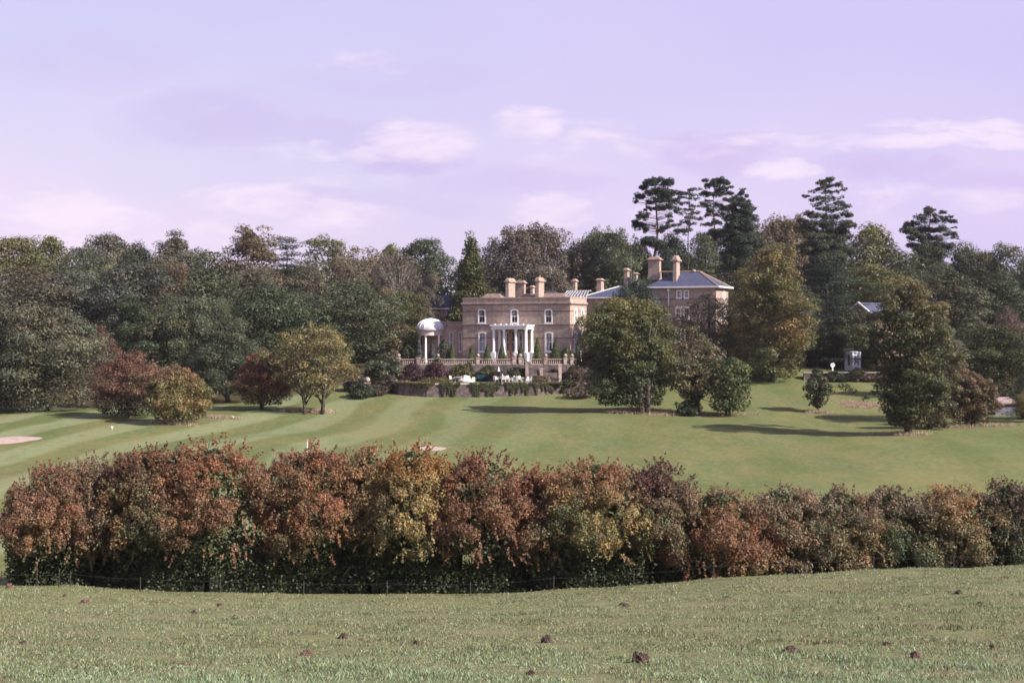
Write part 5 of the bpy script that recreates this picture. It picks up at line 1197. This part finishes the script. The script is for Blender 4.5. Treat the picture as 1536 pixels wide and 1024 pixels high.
# ---- clipped cones and shrubs on the terrace
def topiary(px, top, base, wpx, Y, col, label, shape='cone', seed=0, name='topiary_cone', z0=TZ, n=2600, cat='topiary'):
    rng = np.random.default_rng(700 + seed); x = X(px, Y); h = Z(top, Y) - z0; w = wpx / F * Y
    t = rng.random(n) ** 1.4; f = {'cone': lambda t: np.clip(1 - t, 0, 1) ** .72 * np.clip(.8 + 3 * t, 0, 1), 'spruce': lambda t: np.clip(1 - t, 0, 1) ** .9 * (1 + .18 * np.sin(t * 34)), 'ball': lambda t: np.sqrt(np.clip(1 - (2 * t * .95 - .75) ** 2 / 1.4, 0, 1)) * np.clip((1 - t) * 4, 0, 1) ** .5}[shape]
    a = rng.random(n) * 6.283; r = w / 2 * f(t) * (.86 + .2 * rng.random(n)) * (1 + .07 * np.sin(3 * a + 9 * t + seed))
    p = np.stack([r * np.cos(a), r * np.sin(a), t * h * .98 + .02], 1); nn = np.stack([np.cos(a), np.sin(a), np.full(n, .35)], 1) + rng.normal(size=(n, 3)) * .4
    c = np.clip(np.array(col) * (1 + rng.normal(size=(n, 1)) * .2), .005, .8)
    e = empty(name, (x, Y, z0)); tag(e, label, cat)
    link('crown', leaf_mesh(name + '_crown', p, nn, rng.uniform(.12, .24, n), c, .7, rng), e)
    MB().tube([(0, 0, -.1), (0, 0, h * .7)], [.09, .03], 6).build('trunk', M['bark'], e)
GC, BL = (.070, .092, .030), (.062, .080, .072)
for i, a in enumerate([
    (628.5, 501, 541, 15, 206.6, BL, 'blue grey spruce standing against the left rotunda column', 'spruce', 0, 'spruce_tree', 'tree'),
    (611, 516, 541, 22, 208, (.038, .050, .020), 'dark olive bush at the left end of the terrace balustrade', 'ball', 1, 'shrub', 'shrub'),
    (648.5, 509, 541, 15, 206.4, BL, 'blue green cone shaped conifer in the middle of the rotunda front', 'spruce', 2, 'spruce_tree', 'tree'),
    (678, 517, 540, 14, 206.2, GC, 'clipped green cone right of the rotunda before the low wing', 'cone', 3, 'topiary_cone', 'topiary'),
    (707, 518.5, 540, 14.5, 206.2, GC, 'broad clipped cone below the left end of the brick front', 'cone', 4, 'topiary_cone', 'topiary'),
    (731, 516, 540, 15, 206.2, GC, 'clipped cone under the ground floor window left of the portico', 'cone', 5, 'topiary_cone', 'topiary'),
    (753, 514.5, 540, 16, 206.2, GC, 'clipped cone before the left columns of the portico', 'cone', 6, 'topiary_cone', 'topiary'),
    (781, 516, 540, 15, 206.2, (.05, .07, .028), 'darker clipped cone before the right columns of the portico', 'cone', 7, 'topiary_cone', 'topiary'),
    (806, 505.5, 540, 17, 206.2, GC, 'tallest clipped cone, right of the portico steps', 'cone', 8, 'topiary_cone', 'topiary'),
    (833, 508, 542, 24, 206.4, (.062, .078, .030), 'shaggy unclipped conifer under the right ground floor window', 'spruce', 9, 'conifer_bush', 'shrub'),
    (850, 520, 541, 18, 206.8, (.06, .075, .03), 'rounded bush at the right corner of the house front', 'ball', 10, 'shrub', 'shrub'),
    (866, 509, 542, 12, 206.0, (.04, .055, .028), 'slim dark conifer beside the white statue', 'spruce', 11, 'conifer_bush', 'shrub'),
    (666, 508, 541, 20, 207.2, (.035, .05, .022), 'dark climbing shrub in the corner between rotunda and low wing', 'ball', 12, 'shrub', 'shrub')]):
    topiary(a[0], a[1], a[2], a[3], a[4], a[5], a[6], a[7], a[8], a[9], cat=a[10])
# statue
stt = MB(); x = X(871.2, 205.8); stt.box(x - .2, x + .2, 205.6, 206.0, TZ, TZ + .55); stt.lathe(x, 205.8, [(.16, TZ + .552), (.14, TZ + .9), (.19, TZ + 1.15), (.12, TZ + 1.3), (.24, TZ + 1.45), (.2, TZ + 1.62), (.08, TZ + 1.7), (.14, TZ + 1.82), (.13, TZ + 1.95), (.04, TZ + 2.05)], 12)
tag(stt.build('statue', M['white']), 'small white statue on a plinth at the right end of the balustrade', 'statue')

# ---- garden shrubs
def shrub(px, top, wpx, Y, z0, cols, label, seed, n=3200, prof='dome', topcol=None, size=.2, name='shrub', lump=.16, **kw):
    x = X(px, Y); zb = gz(x, Y) if z0 is None else z0; h = Z(top, Y) - zb; w = wpx / F * Y
    e = empty(name, (x, Y, zb)); tag(e, label, 'shrub')
    me, cen = crown(name + '_crown', seed, 0, h, w, prof, 46, n, size, (.09, .19), rmin=.45, lump=lump, paint=two_tone(cols, topcol=topcol), **kw)
    link('crown', me, e); link('trunk', limbs(name + '_trunk', seed + 1, h, 0, .05, cen, 8, stems=3), e)
VIO, VI2 = (.075, .034, .046), (.105, .050, .062)
shrub(618, 543, 50, 203.4, GZ, [VIO, VI2, (.06, .05, .04)], 'purple leaved shrub below the left part of the balustrade', 801)
shrub(655, 542, 46, 203.2, GZ, [VIO, VI2, VI2], 'brighter purple shrub right of the darker purple one', 803)
shrub(690, 544, 50, 203.6, GZ, [(.10, .09, .035), (.13, .11, .05), (.08, .085, .035)], 'yellow green shrub between the purple shrubs and the teal roll', 805)
shrub(657, 535, 30, 204.2, GZ, [(.07, .085, .035), (.10, .10, .045)], 'green climber over the balustrade below the middle of the rotunda', 807, n=1800)
shrub(772, 549, 34, 203.6, GZ, [(.040, .050, .024), (.06, .065, .03)], 'dark green hedge block behind the fountain', 809)
shrub(808, 562, 40, 200.5, GZ, [(.09, .08, .04), (.12, .10, .05)], 'low brown flower bed shrub in front of the stairs', 811, n=1500)
shrub(861, 546, 34, 203.6, GZ, [(.09, .06, .04), (.12, .07, .05), (.06, .06, .03)], 'reddish brown shrub under the right part of the balustrade', 813)
shrub(852, 566, 34, 196.8, None, [(.045, .058, .026), (.065, .07, .03)], 'low dark bush at the right end of the ivy wall', 815)
shrub(884, 562, 40, 195, None, [(.17, .12, .10), (.12, .09, .06), (.21, .15, .13)], 'pale pinkish bush left of the largest fairway tree', 817)
shrub(870, 578, 52, 193, None, [(.10, .09, .05), (.15, .11, .085)], 'low straggling pinkish growth along the bank right of the ivy wall', 819, n=2600)
shrub(578, 527, 62, 203, None, [(.072, .086, .050), (.095, .105, .062), (.06, .075, .04)], 'large pale green bush left of the terrace corner', 821, n=6000, size=.26)
shrub(592, 503, 50, 209, None, [(.12, .105, .055), (.15, .115, .065), (.09, .09, .045)], 'brown green tall shrub behind the pale green bush', 823, n=5000, size=.26)
shrub(533, 556, 40, 198, None, [(.060, .055, .050), (.085, .07, .06)], 'grey purple bush right of the yellow leaved tree', 825)
shrub(541, 572, 54, 193, None, [(.04, .052, .028), (.055, .065, .035)], 'dark green low bush left of the stone urn', 827)
shrub(562, 576, 50, 195, None, [(.085, .065, .055), (.06, .06, .035)], 'dusky heather coloured bush below the stone urn', 829)
shrub(583, 562, 32, 197.5, None, [(.065, .052, .045), (.09, .068, .055)], 'brown purple bush against the left end of the ivy wall', 831)
shrub(604, 573, 30, 197.4, GZ, [(.14, .09, .05), (.11, .10, .045)], 'orange brown plant on top of the rounded wall end', 833, n=1500)
shrub(650, 570, 60, 196.4, GZ, [(.15, .12, .055), (.11, .10, .04)], 'straw coloured low planting on the wall top below the purple shrubs', 835, n=2200)
shrub(733, 546, 40, 204.2, GZ, [(.075, .08, .04), (.10, .095, .05)], 'leafy green shrub against the terrace wall behind the teal roll', 851, n=2200)
shrub(830, 552, 36, 203.9, GZ, [(.07, .06, .04), (.10, .075, .05)], 'dull brown shrub against the wall between the two stair piers', 853, n=1800)
shrub(703, 541, 26, 204.5, GZ, [(.085, .09, .04), (.12, .11, .05)], 'yellowish climber reaching over the balustrade left of the teal roll', 855, n=1500)
# right hand bank with low wall
rw = empty('bank_wall', (0, 0, 0)); tag(rw, 'low rubble wall along the bank below the white kiosk', 'wall')
x0r, x1r = X(1205, 205), X(1345, 205); MB().box(x0r, x1r, 204.6, 205.2, -9, -6.65).build('wall', M['stone_grey'], rw); MB().box(x0r - .05, x1r + .05, 204.52, 205.28, -6.648, -6.52).build('coping', M['stone'], rw)
shrub(1250, 556, 40, 204.0, None, [(.05, .055, .03), (.07, .065, .04)], 'dark bush in front of the bank wall left of the kiosk', 841, n=1800)
shrub(1284, 550, 26, 203.8, None, [(.075, .075, .04), (.055, .06, .03)], 'green bush in front of the bank wall below the kiosk', 843, n=1500)
shrub(1308, 560, 34, 203.8, None, [(.14, .085, .06), (.10, .07, .05)], 'rusty low bush at the right part of the bank wall', 845, n=1500)
shrub(1262, 560, 30, 203.6, None, [(.10, .065, .06), (.06, .06, .035)], 'reddish purple low bush between the two dark bushes of the bank wall', 847, n=1200)
# urn on pier left of the garden, balls, little posts
um = empty('garden_urn', (X(551, 197), 197, gz(X(551, 197), 197))); tag(um, 'pale stone ball on a square pier among the bushes left of the garden', 'pier')
hz = Z(585, 197) - um.location.z; MB().box(-.3, .3, -.3, .3, -.3, hz + .9).build('pier', M['stone'], um); MB().box(-.42, .42, -.42, .42, hz + .902, hz + 1.06).build('cap', M['stone'], um); ball(MB(), 0, 0, hz + 1.062, .36).build('ball', M['stone'], um, True)
bm_ = ball(MB(), X(594, 198), 198, -7.9, .27); bm_.box(X(594, 198) - .3, X(594, 198) + .3, 197.7, 198.3, -9.5, -7.902); tag(bm_.build('ball_finial_pier', M['stone']), 'small stone ball on the corner of the ivy wall', 'pier')
rf_ = empty('timber_rail', (0, 0, 0)); tag(rf_, 'short brown timber post and rail on the lawn left of the garden', 'fence')
for q in (564.3, 575.5):
    x = X(q, 201); z = gz(x, 201); MB().box(x - .09, x + .09, 200.9, 201.1, z - .2, z + 1.0).build('post', M['wood'], rf_)
x1_, x2_ = X(564.3, 201), X(575.5, 201); MB().tube([(x1_ + .09, 201, gz(x1_, 201) + .85), (x2_ - .09, 201, gz(x2_, 201) + .75)], .05, 6).build('rail', M['wood'], rf_)

# ------------------------------------------------------------------ kiosk, sign, cottage, shed
M['kiosk'] = noisy('blue_grey_paint', (0.60, 0.60, 0.70), (0.48, 0.48, 0.57), 2.0, 0.5)
kx, ky = X(1279, 210), 210.0; kz = gz(kx, ky)
kk = empty('kiosk', (kx, ky, kz), R(34)); tag(kk, 'white glazed timber kiosk standing on the lawn before the dark trees', 'kiosk')
m = MB(); wdt, dp, hh = 1.55, 1.4, Z(527, 210) - kz
for sx in (-1, 1):
    for sy in (-1, 1): m.box(sx * wdt / 2 - .09, sx * wdt / 2 + .09, sy * dp / 2 - .09, sy * dp / 2 + .09, 0, hh - .25)
m.build('frame', M['kiosk'], kk)
m = MB(); m.box(-wdt / 2 - .11, wdt / 2 + .11, -dp / 2 - .11, dp / 2 + .11, hh - .248, hh - .04); m.frustum(0, 0, hh - .038, hh + .05, wdt + .1, dp + .1, .5, .5); m.build('roof', M['kiosk'], kk)
m = MB(); m.box(-wdt / 2 + .09, wdt / 2 - .09, -dp / 2 - .03, -dp / 2 + .03, 0, .75); m.box(wdt / 2 - .03, wdt / 2 + .03, -dp / 2 + .09, dp / 2 - .09, 0, .75); m.box(-wdt / 2 - .03, -wdt / 2 + .03, -dp / 2 + .09, dp / 2 - .09, 0, .75); m.box(-wdt / 2 + .09, wdt / 2 - .09, dp / 2 - .03, dp / 2 + .03, 0, hh - .25)
m.build('panel', M['kiosk'], kk)
for k in range(2):
    xa = -wdt / 2 + .09 + k * (wdt - .18) / 2; xb = xa + (wdt - .18) / 2; d = MB(); d.box(xa, xa + .2, -dp / 2 - .05, -dp / 2 + .02, .752, hh - .25); d.box(xb - .2, xb, -dp / 2 - .05, -dp / 2 + .02, .752, hh - .25); d.box(xa + .202, xb - .202, -dp / 2 - .05, -dp / 2 + .02, hh - .55, hh - .25)
    d = d.build('door', M['kiosk'], kk); MB().box(xa + .2, xb - .2, -dp / 2 - .01, -dp / 2 + .005, .752, hh - .552).build('pane', M['dark_glass'], d)
for sx in (-1, 1):
    d = MB(); d.box(sx * wdt / 2 - .04, sx * wdt / 2 + .04, -dp / 2 + .09, -dp / 2 + .45, .752, hh - .25); d.box(sx * wdt / 2 - .04, sx * wdt / 2 + .04, dp / 2 - .45, dp / 2 - .09, .752, hh - .25); d.box(sx * wdt / 2 - .04, sx * wdt / 2 + .04, -dp / 2 + .452, dp / 2 - .452, hh - .55, hh - .25); d = d.build('window', M['kiosk'], kk)
    MB().box(sx * wdt / 2 - .01, sx * wdt / 2 + .01, -dp / 2 + .45, dp / 2 - .45, .752, hh - .552).build('pane', M['dark_glass'], d)
sx_, sy_ = X(1249, 207), 207.0; sz = gz(sx_, sy_); sg = empty('signpost', (sx_, sy_, sz)); tag(sg, 'small white round topped marker on a post left of the kiosk', 'sign')
MB().box(-.09, .09, -.06, .06, -.2, .85).build('post', M['white'], sg); o = MB(); o.lathe(0, 0, [(.05, -.05), (.34, -.045), (.34, .045), (.05, .05)], 18); o.v = [(a, c, b + 1.12) for a, b, c in o.v]; o.build('plate', M['white'], sg)
# cottage half hidden by trees
cy_ = 219.0; cxx = X(1290, cy_); cg = empty('cottage', (cxx, cy_, gz(cxx, cy_)), R(-50)); tag(cg, 'pale cottage gable with white bargeboard showing through the trees above the kiosk', 'cottage')
ch_ = Z(474, cy_) - cg.location.z
MB().box(-3.2, 3.2, 0, 8, -1, ch_ - .3).build('wall', M['tile'], cg)
gm = MB(); gm.add([(-3.2, 0, ch_ - .298), (3.2, 0, ch_ - .298), (0, 0, ch_ + 1.9), (-3.2, .2, ch_ - .298), (3.2, .2, ch_ - .298), (0, .2, ch_ + 1.9)], [(0, 1, 2), (5, 4, 3), (0, 2, 5, 3), (1, 4, 5, 2)]); gm.build('gable', M['tile'], cg)
MB().add([(-3.7, -.4, ch_ - .55), (0, -.4, ch_ + 2.1), (3.7, -.4, ch_ - .55), (-3.7, 8.4, ch_ - .55), (0, 8.4, ch_ + 2.1), (3.7, 8.4, ch_ - .55)], [(0, 1, 4, 3), (1, 2, 5, 4)]).build('roof', M['slate'], cg)
bb = MB(); bb.tube([(-3.75, -.48, ch_ - .6), (0, -.48, ch_ + 2.08)], .17, 4); bb.tube([(3.75, -.48, ch_ - .6), (0, -.48, ch_ + 2.08)], .17, 4); bb.build('bargeboard', M['white'], cg)
for q in (-1.5, 1.5):
    w_ = MB().box(q - .6, q + .6, -.08, -.003, ch_ - 2.2, ch_ - .8).build('window', M['white'], cg); MB().box(q - .45, q + .45, -.1, -.082, ch_ - 2.05, ch_ - .95).build('pane', M['dark_glass'], w_)
lx_ = X(1211, 221); lg = empty('lodge', (lx_, 221, gz(lx_, 221))); tag(lg, 'small slate hipped lodge roof glimpsed right of the orange lime tree', 'lodge')
lh = Z(474, 221) - lg.location.z; MB().box(-1.4, 1.4, -1.4, 1.4, -1, lh).build('wall', M['brick'], lg); MB().frustum(0, 0, lh + .003, lh + 1.0, 4.4, 4.4, .6, .6).build('roof', M['slate'], lg)
# shed on the right
sy = 165.5; shx = X(1506, sy); shz = gz(shx, sy); sh = empty('shed', (shx, sy, shz), R(6)); tag(sh, 'low pale blue boarded shed with pinkish roof at the right edge', 'shed')
hs = Z(606, sy) - shz; m = MB()
for k in range(5): m.box(-1.05, 1.5, -.02 - .012 * (k % 2), 2.2, hs * k / 5 * .72 - (.3 if k == 0 else 0), hs * (k + .94) / 5 * .72)
m.box(-1.05, 1.5, .03, 2.2, hs * .72, hs); m.build('wall', M['shed'], sh)
MB().box(-.98, 1.4, .012, .028, hs * .735, hs * .97).build('window', M['dark_glass'], sh)
MB().add([(-1.2, -.25, hs + .003), (1.65, -.25, hs + .003), (1.65, 2.4, hs + .35), (-1.2, 2.4, hs + .35), (-1.2, -.25, hs + .16), (1.65, -.25, hs + .16), (1.65, 2.4, hs + .72), (-1.2, 2.4, hs + .72)], [(0, 3, 2, 1), (4, 5, 6, 7), (0, 1, 5, 4), (1, 2, 6, 5), (2, 3, 7, 6), (3, 0, 4, 7)]).build('roof', M['felt'], sh)

# ------------------------------------------------------------------ fairway things
def drape(name, cx, cy, rx, ry, mat, label, seed, lift=.03):
    rng = np.random.default_rng(seed); m = MB(); n = 26; vs = [(cx, cy, gz(cx, cy) + lift)]; fs = []
    for rr in (.5, 1.0):
        for k in range(n):
            a = 2 * math.pi * k / n; q = rr * (1 + .12 * math.sin(2 * a + seed) + .07 * math.sin(5 * a)); x, y = cx + rx * q * math.cos(a), cy + ry * q * math.sin(a); vs.append((x, y, gz(x, y) + (lift + .02 if rr < 1 else .0)))
    for k in range(n): fs += [(0, 1 + k, 1 + (k + 1) % n), (1 + k, 1 + n + k, 1 + n + (k + 1) % n, 1 + (k + 1) % n)]
    m.add(vs, fs); return tag(m.build(name, mat, None, True), label, 'bunker', kind='structure')
drape('sand_bunker', X(5, 137), 137, 3.0, 3.6, M['sand'], 'pale sand bunker at the left edge of the fairway', 1)
drape('sand_bunker', X(642, 128), 128, 1.5, 2.0, M['sand'], 'small sand bunker peeping over the yellow hawthorn', 2)
for px, row, lab in ((168, 644, 'white marker ball on the mown grass below the reddish hawthorn'), (349.5, 628.5, 'white marker ball on the fairway left of the yellow leaved tree'), (163.5, 643, 'small tan marker beside the left white ball')):
    Y = 142.0
    for _ in range(40): Y = F * -gz(X(px, Y), Y) / (row - H0)
    x = X(px, Y); b = MB(); b.lathe(x, Y, [(.04, gz(x, Y)), (.04, gz(x, Y) + .12)], 6); ball(b, x, Y, gz(x, Y) + .11, .11 if 'tan' not in lab else .07); tag(b.build('tee_marker', M['white'] if 'tan' not in lab else M['terracotta'], None, True), lab, 'tee marker')
Y = 118.; fx_ = X(461, Y); fl = empty('golf_pin', (fx_, Y, gz(fx_, Y))); tag(fl, 'thin white pin with reddish tip above the hedge left of centre', 'golf pin')
hp = Z(661, Y) - fl.location.z; MB().tube([(0, 0, -.2), (0, 0, hp)], .03, 6).build('pole', M['white'], fl); MB().box(-.07, .07, -.02, .02, hp - .1, hp + .16).build('tip', M['terracotta'], fl)

# dry rough grass round the trees
def rough():
    rng = np.random.default_rng(44); P, L, Cc = [], [], []
    for px, Y, rx, ry in DRY:
        k = int(rx * ry * 200); a = rng.random(k) * 6.283; r = rng.random(k) ** .8 * (1.05 + .25 * np.sin(3 * a + px) + .15 * np.sin(7 * a)); x = X(px, Y) + rx * .62 * r * np.cos(a); y = Y + ry * .62 * r * np.sin(a)
        P.append(np.stack([x, y, ground(x, y)], 1)); L.append(rng.uniform(.12, .5, k)); Cc.append(np.array((.42, .32, .24)) * (1 + rng.normal(size=(k, 1)) * .22) + np.array([0, .02, -.01]) * rng.random((k, 1)))
    blades('rough_grass', np.concatenate(P), np.concatenate(L), .045, np.concatenate(Cc), rng, 'dry pinkish rough grass left unmown round the fairway trees', 'rough grass')
def blades(name, p, L, wid, col, rng, label, cat):
    N = len(p); a = rng.random(N) * 6.283; wv = np.stack([np.cos(a), np.sin(a), np.zeros(N)], 1) * (wid if hasattr(wid, '__len__') else np.full(N, wid))[:, None] * .5
    b = rng.random(N) * 6.283; ln = rng.uniform(.15, .75, N) * L
    tip = np.stack([np.cos(b) * ln, np.sin(b) * ln, L], 1); mid = tip * np.array([.4, .4, .6])
    v = np.empty((N, 5, 3), np.float32); base = p - np.array([0, 0, .02])
    v[:, 0] = base - wv; v[:, 1] = base + wv; v[:, 2] = base + mid + wv * .7; v[:, 3] = base + tip; v[:, 4] = base + mid - wv * .7
    me = bpy.data.meshes.new(name); me.vertices.add(N * 5); me.vertices.foreach_set('co', v.ravel()); me.loops.add(N * 5); me.loops.foreach_set('vertex_index', np.arange(N * 5, dtype=np.int32))
    me.polygons.add(N); me.polygons.foreach_set('loop_start', np.arange(0, N * 5, 5, dtype=np.int32)); me.update(calc_edges=True)
    at = me.attributes.new('leafcol', 'FLOAT_COLOR', 'FACE'); c4 = np.ones((N, 4), np.float32); c4[:, :3] = np.clip(col, .004, .7); at.data.foreach_set('color', c4.ravel()); me.materials.append(M['blade'])
    return tag(link(name, me), label, cat, kind='stuff')
rough()

# ------------------------------------------------------------------ the near pasture
HILLS = [ # px, row, width px, height px, colour, label
 (14, 879, 12, 7, 'r', 'small red molehill at the left end of the field edge'), (97, 893, 7, 3, 'd', 'tiny dark molehill near the field edge, left of the spread red one'),
 (128, 902, 17, 7, 'r', 'spread red molehill in the left of the pasture'), (291, 918, 11, 5, 'd', 'dark round molehill below the tallest pink red hawthorn'),
 (329, 907, 9, 4, 'd', 'dark molehill nearest the hedge, right of the round one'), (352, 924, 8, 3, 'd', 'flat dark molehill right of the dark round one'),
 (515, 954, 14, 7, 'd', 'dark brown molehill in the middle left of the pasture'), (460, 981, 24, 9, 'r', 'wide reddish molehill close to the camera, left of the middle'),
 (625, 964, 10, 5, 'd', 'small dark molehill beside a flat brown patch'), (820, 959, 17, 10, 'd', 'lumpy dark molehill with crumbs in the middle of the pasture'),
 (960, 987, 28, 14, 'd', 'biggest molehill, rounded and brown, close to the camera'), (796, 1011, 17, 8, 'd', 'brown molehill lowest in the picture, half sunk in grass'),
 (935, 907, 17, 5, 'd', 'flat dark molehill near the hedge in the middle'), (1186, 974, 26, 7, 'd', 'flat wide molehill right of the biggest one'),
 (1374, 983, 19, 9, 'r', 'red brown molehill in the right foreground'), (1438, 888, 12, 5, 'd', 'dark molehill high on the slope at the right'),
 (1488, 971, 10, 6, 'd', 'small dark molehill near the right edge'), (1090, 896, 15, 3, 'd', 'low dark smear of soil near the hedge right of the middle'),
 (1330, 966, 14, 4, 'd', 'thin dark molehill between the two right hand red and wide ones'), (35, 964, 14, 4, 'd', 'low dark molehill near the left edge'), (1470, 905, 11, 3, 'd', 'low dark molehill beside the one high on the right slope')]
HP = []
for i, (px, row, w, h, c, lab) in enumerate(HILLS):
    Y = 30.0
    for _ in range(60): Y = Y * .5 + .5 * np.clip(F * -gz(X(px, Y), Y) / (row + h * .4 - H0), 15, 59)
    rng = np.random.default_rng(900 + i); x = X(px, Y); z = gz(x, Y); rw_, hh = w / F * Y * .46, h / F * Y * .95 + .02; HP.append((x, Y, rw_))
    m = MB()
    bmh = bmesh.new(); bmesh.ops.create_icosphere(bmh, subdivisions=4, radius=1.0)
    for v in bmh.verts:
        d = v.co.copy(); q = 1 + .16 * math.sin(d.x * 5 + i) * math.sin(d.y * 4 + 2 * i) + .10 * math.sin(d.x * 13 + i) * math.sin(d.z * 11) + rng.normal() * .035
        v.co = Vector((d.x * rw_ * q, d.y * rw_ * .8 * q, max(d.z, -.2) * hh * q))
    for k in range(7):
        a = rng.random() * 6.28; r = rw_ * rng.uniform(.8, 1.5); s = rw_ * rng.uniform(.10, .26)
        g = bmesh.ops.create_icosphere(bmh, subdivisions=2, radius=s); dx_, dy_ = r * math.cos(a), r * math.sin(a); dz_ = gz(x + dx_, Y + dy_) - z
        for v in g['verts']: v.co = v.co * (1 + rng.normal() * .12) + Vector((dx_, dy_, dz_ + s * .4))
    me = bpy.data.meshes.new('molehill'); bmh.to_mesh(me); bmh.free(); me.materials.append(M['soil_red' if c == 'r' else 'soil'])
    o = link('molehill', me); o.location = (x, Y, z); tag(o, lab, 'molehill', 'molehills in the pasture')

def pasture():
    rng = np.random.default_rng(5); N = 720000
    u = rng.random(N); Y = 15.0 * (61.5 / 15.0) ** (u ** .85)
    x = (rng.random(N) * 2 - 1) * (Y * .395 + 4.5); z = ground(x, Y)
    q = np.sin(x * 1.1 + 2 * np.sin(Y * .31)) * np.sin(Y * .8 + x * .3) + .6 * np.sin(x * 2.7 + Y * 1.9) * np.sin(Y * 2.3 - x)
    q2 = np.sin(x * .37 + 1.7 * np.sin(Y * .21 + 1)) * np.sin(Y * .45 - x * .2)
    keep = rng.random(N) < np.clip(.66 + .26 * q, .25, 1)
    for hx_, hy_, hr in HP: keep &= ((x - hx_) ** 2 + ((Y - hy_) * .9) ** 2) > (hr * .95) ** 2
    x, Y, z, q, q2 = x[keep], Y[keep], z[keep], q[keep], q2[keep]; N = len(x)
    near = np.clip((28 - Y) / 9, 0, 1)
    L = rng.uniform(.02, .06, N) * (1 + .35 * q) * (1 + .15 * near) + .01
    tuft = rng.random(N) < .05; L = np.where(tuft, L * 1.6, L)
    t = rng.random((N, 1)); g1, g2, st = np.array((.146, .190, .074)), np.array((.215, .238, .112)), np.array((.36, .32, .22))
    t = np.clip(t * .7 + .25 + .3 * q2[:, None], 0, 1); c = g1 * (1 - t) + g2 * t; s = (rng.random((N, 1)) < .30 - .14 * near[:, None]); c = np.where(s, st * rng.uniform(.6, 1.1, (N, 1)), c)
    gl = (rng.random((N, 1)) < .06 + .50 * near[:, None]); c = np.where(gl, np.array((.30, .40, .25)), c); c = c * (1 + rng.normal(size=(N, 1)) * .15)
    # darker tussocks and worn brown spots
    TX, TY, TL, TC = [], [], [], []
    for i in range(420):
        y0 = 16 * (60 / 16) ** rng.random(); x0 = (rng.random() * 2 - 1) * (y0 * .38 + 1); k = int(rng.integers(25, 70)); rad_ = rng.uniform(.12, .45)
        TX.append(x0 + rng.normal(size=k) * rad_ * 1.5); TY.append(y0 + rng.normal(size=k) * rad_); TL.append(rng.uniform(.03, .11, k)); b_ = np.array([(.075, .11, .04), (.10, .135, .05), (.15, .10, .065), (.26, .22, .13)][i % 4]); TC.append(b_ * (1 + rng.normal(size=(k, 1)) * .2))
    TX, TY = np.concatenate(TX), np.concatenate(TY); x = np.concatenate([x, TX]); z = np.concatenate([z, ground(TX, TY)]); Y = np.concatenate([Y, TY]); L = np.concatenate([L, np.concatenate(TL)]); c = np.concatenate([c, np.concatenate(TC)])
    blades('pasture_grass', np.stack([x, Y, z], 1), L, .008 + .00042 * Y, c, rng, 'short grazed pasture grass on the near slope', 'grass')
pasture()

# wire fence in front of the hedge
fn = empty('wire_fence', (0, 0, 0)); tag(fn, 'thin wire stock fence on weathered posts along the near side of the hedge', 'fence')
fpx = [-60, 2, 55, 88, 105, 210, 330, 455, 580, 705, 830, 950, 1070, 1190, 1310, 1430, 1550]
FY = 60.9; tops = []
for q in fpx:
    x = X(q, FY); z = gz(x, FY); h = 1.15 if q == 55 else .6; m = MB(); m.tube([(x, FY, z - .3), (x + .02, FY, z + h)], [.03, .025], 7); m.build('post', M['post'], fn); tops.append((x, z))
for hgt in (.52,):
    m = MB(); pts = []
    for (xa, za), (xb, zb) in zip(tops[:-1], tops[1:]):
        for k in range(6): u = k / 6; pts.append((xa + (xb - xa) * u, FY - .07, za + (zb - za) * u + hgt - .05 * math.sin(math.pi * u)))
    m.tube(pts, .0018, 4); m.build('wire', M['wire'], fn)

# thin autumn haze over the whole valley
hm = bpy.data.materials.new('autumn_haze'); hm.use_nodes = True; t = NT(hm.node_tree); t.n.clear(); o = t.new('ShaderNodeOutputMaterial'); v = t.new('ShaderNodeVolumePrincipled')
v.inputs['Color'].default_value = (.86, .84, .92, 1); v.inputs['Density'].default_value = 0.00009; v.inputs['Anisotropy'].default_value = .2; t.l.new(v.outputs[0], o.inputs['Volume'])
hz_ = MB().box(-420, 420, -80, 470, -16, 34).build('haze', hm); tag(hz_, 'thin pale lilac haze filling the valley', 'haze', kind='stuff')
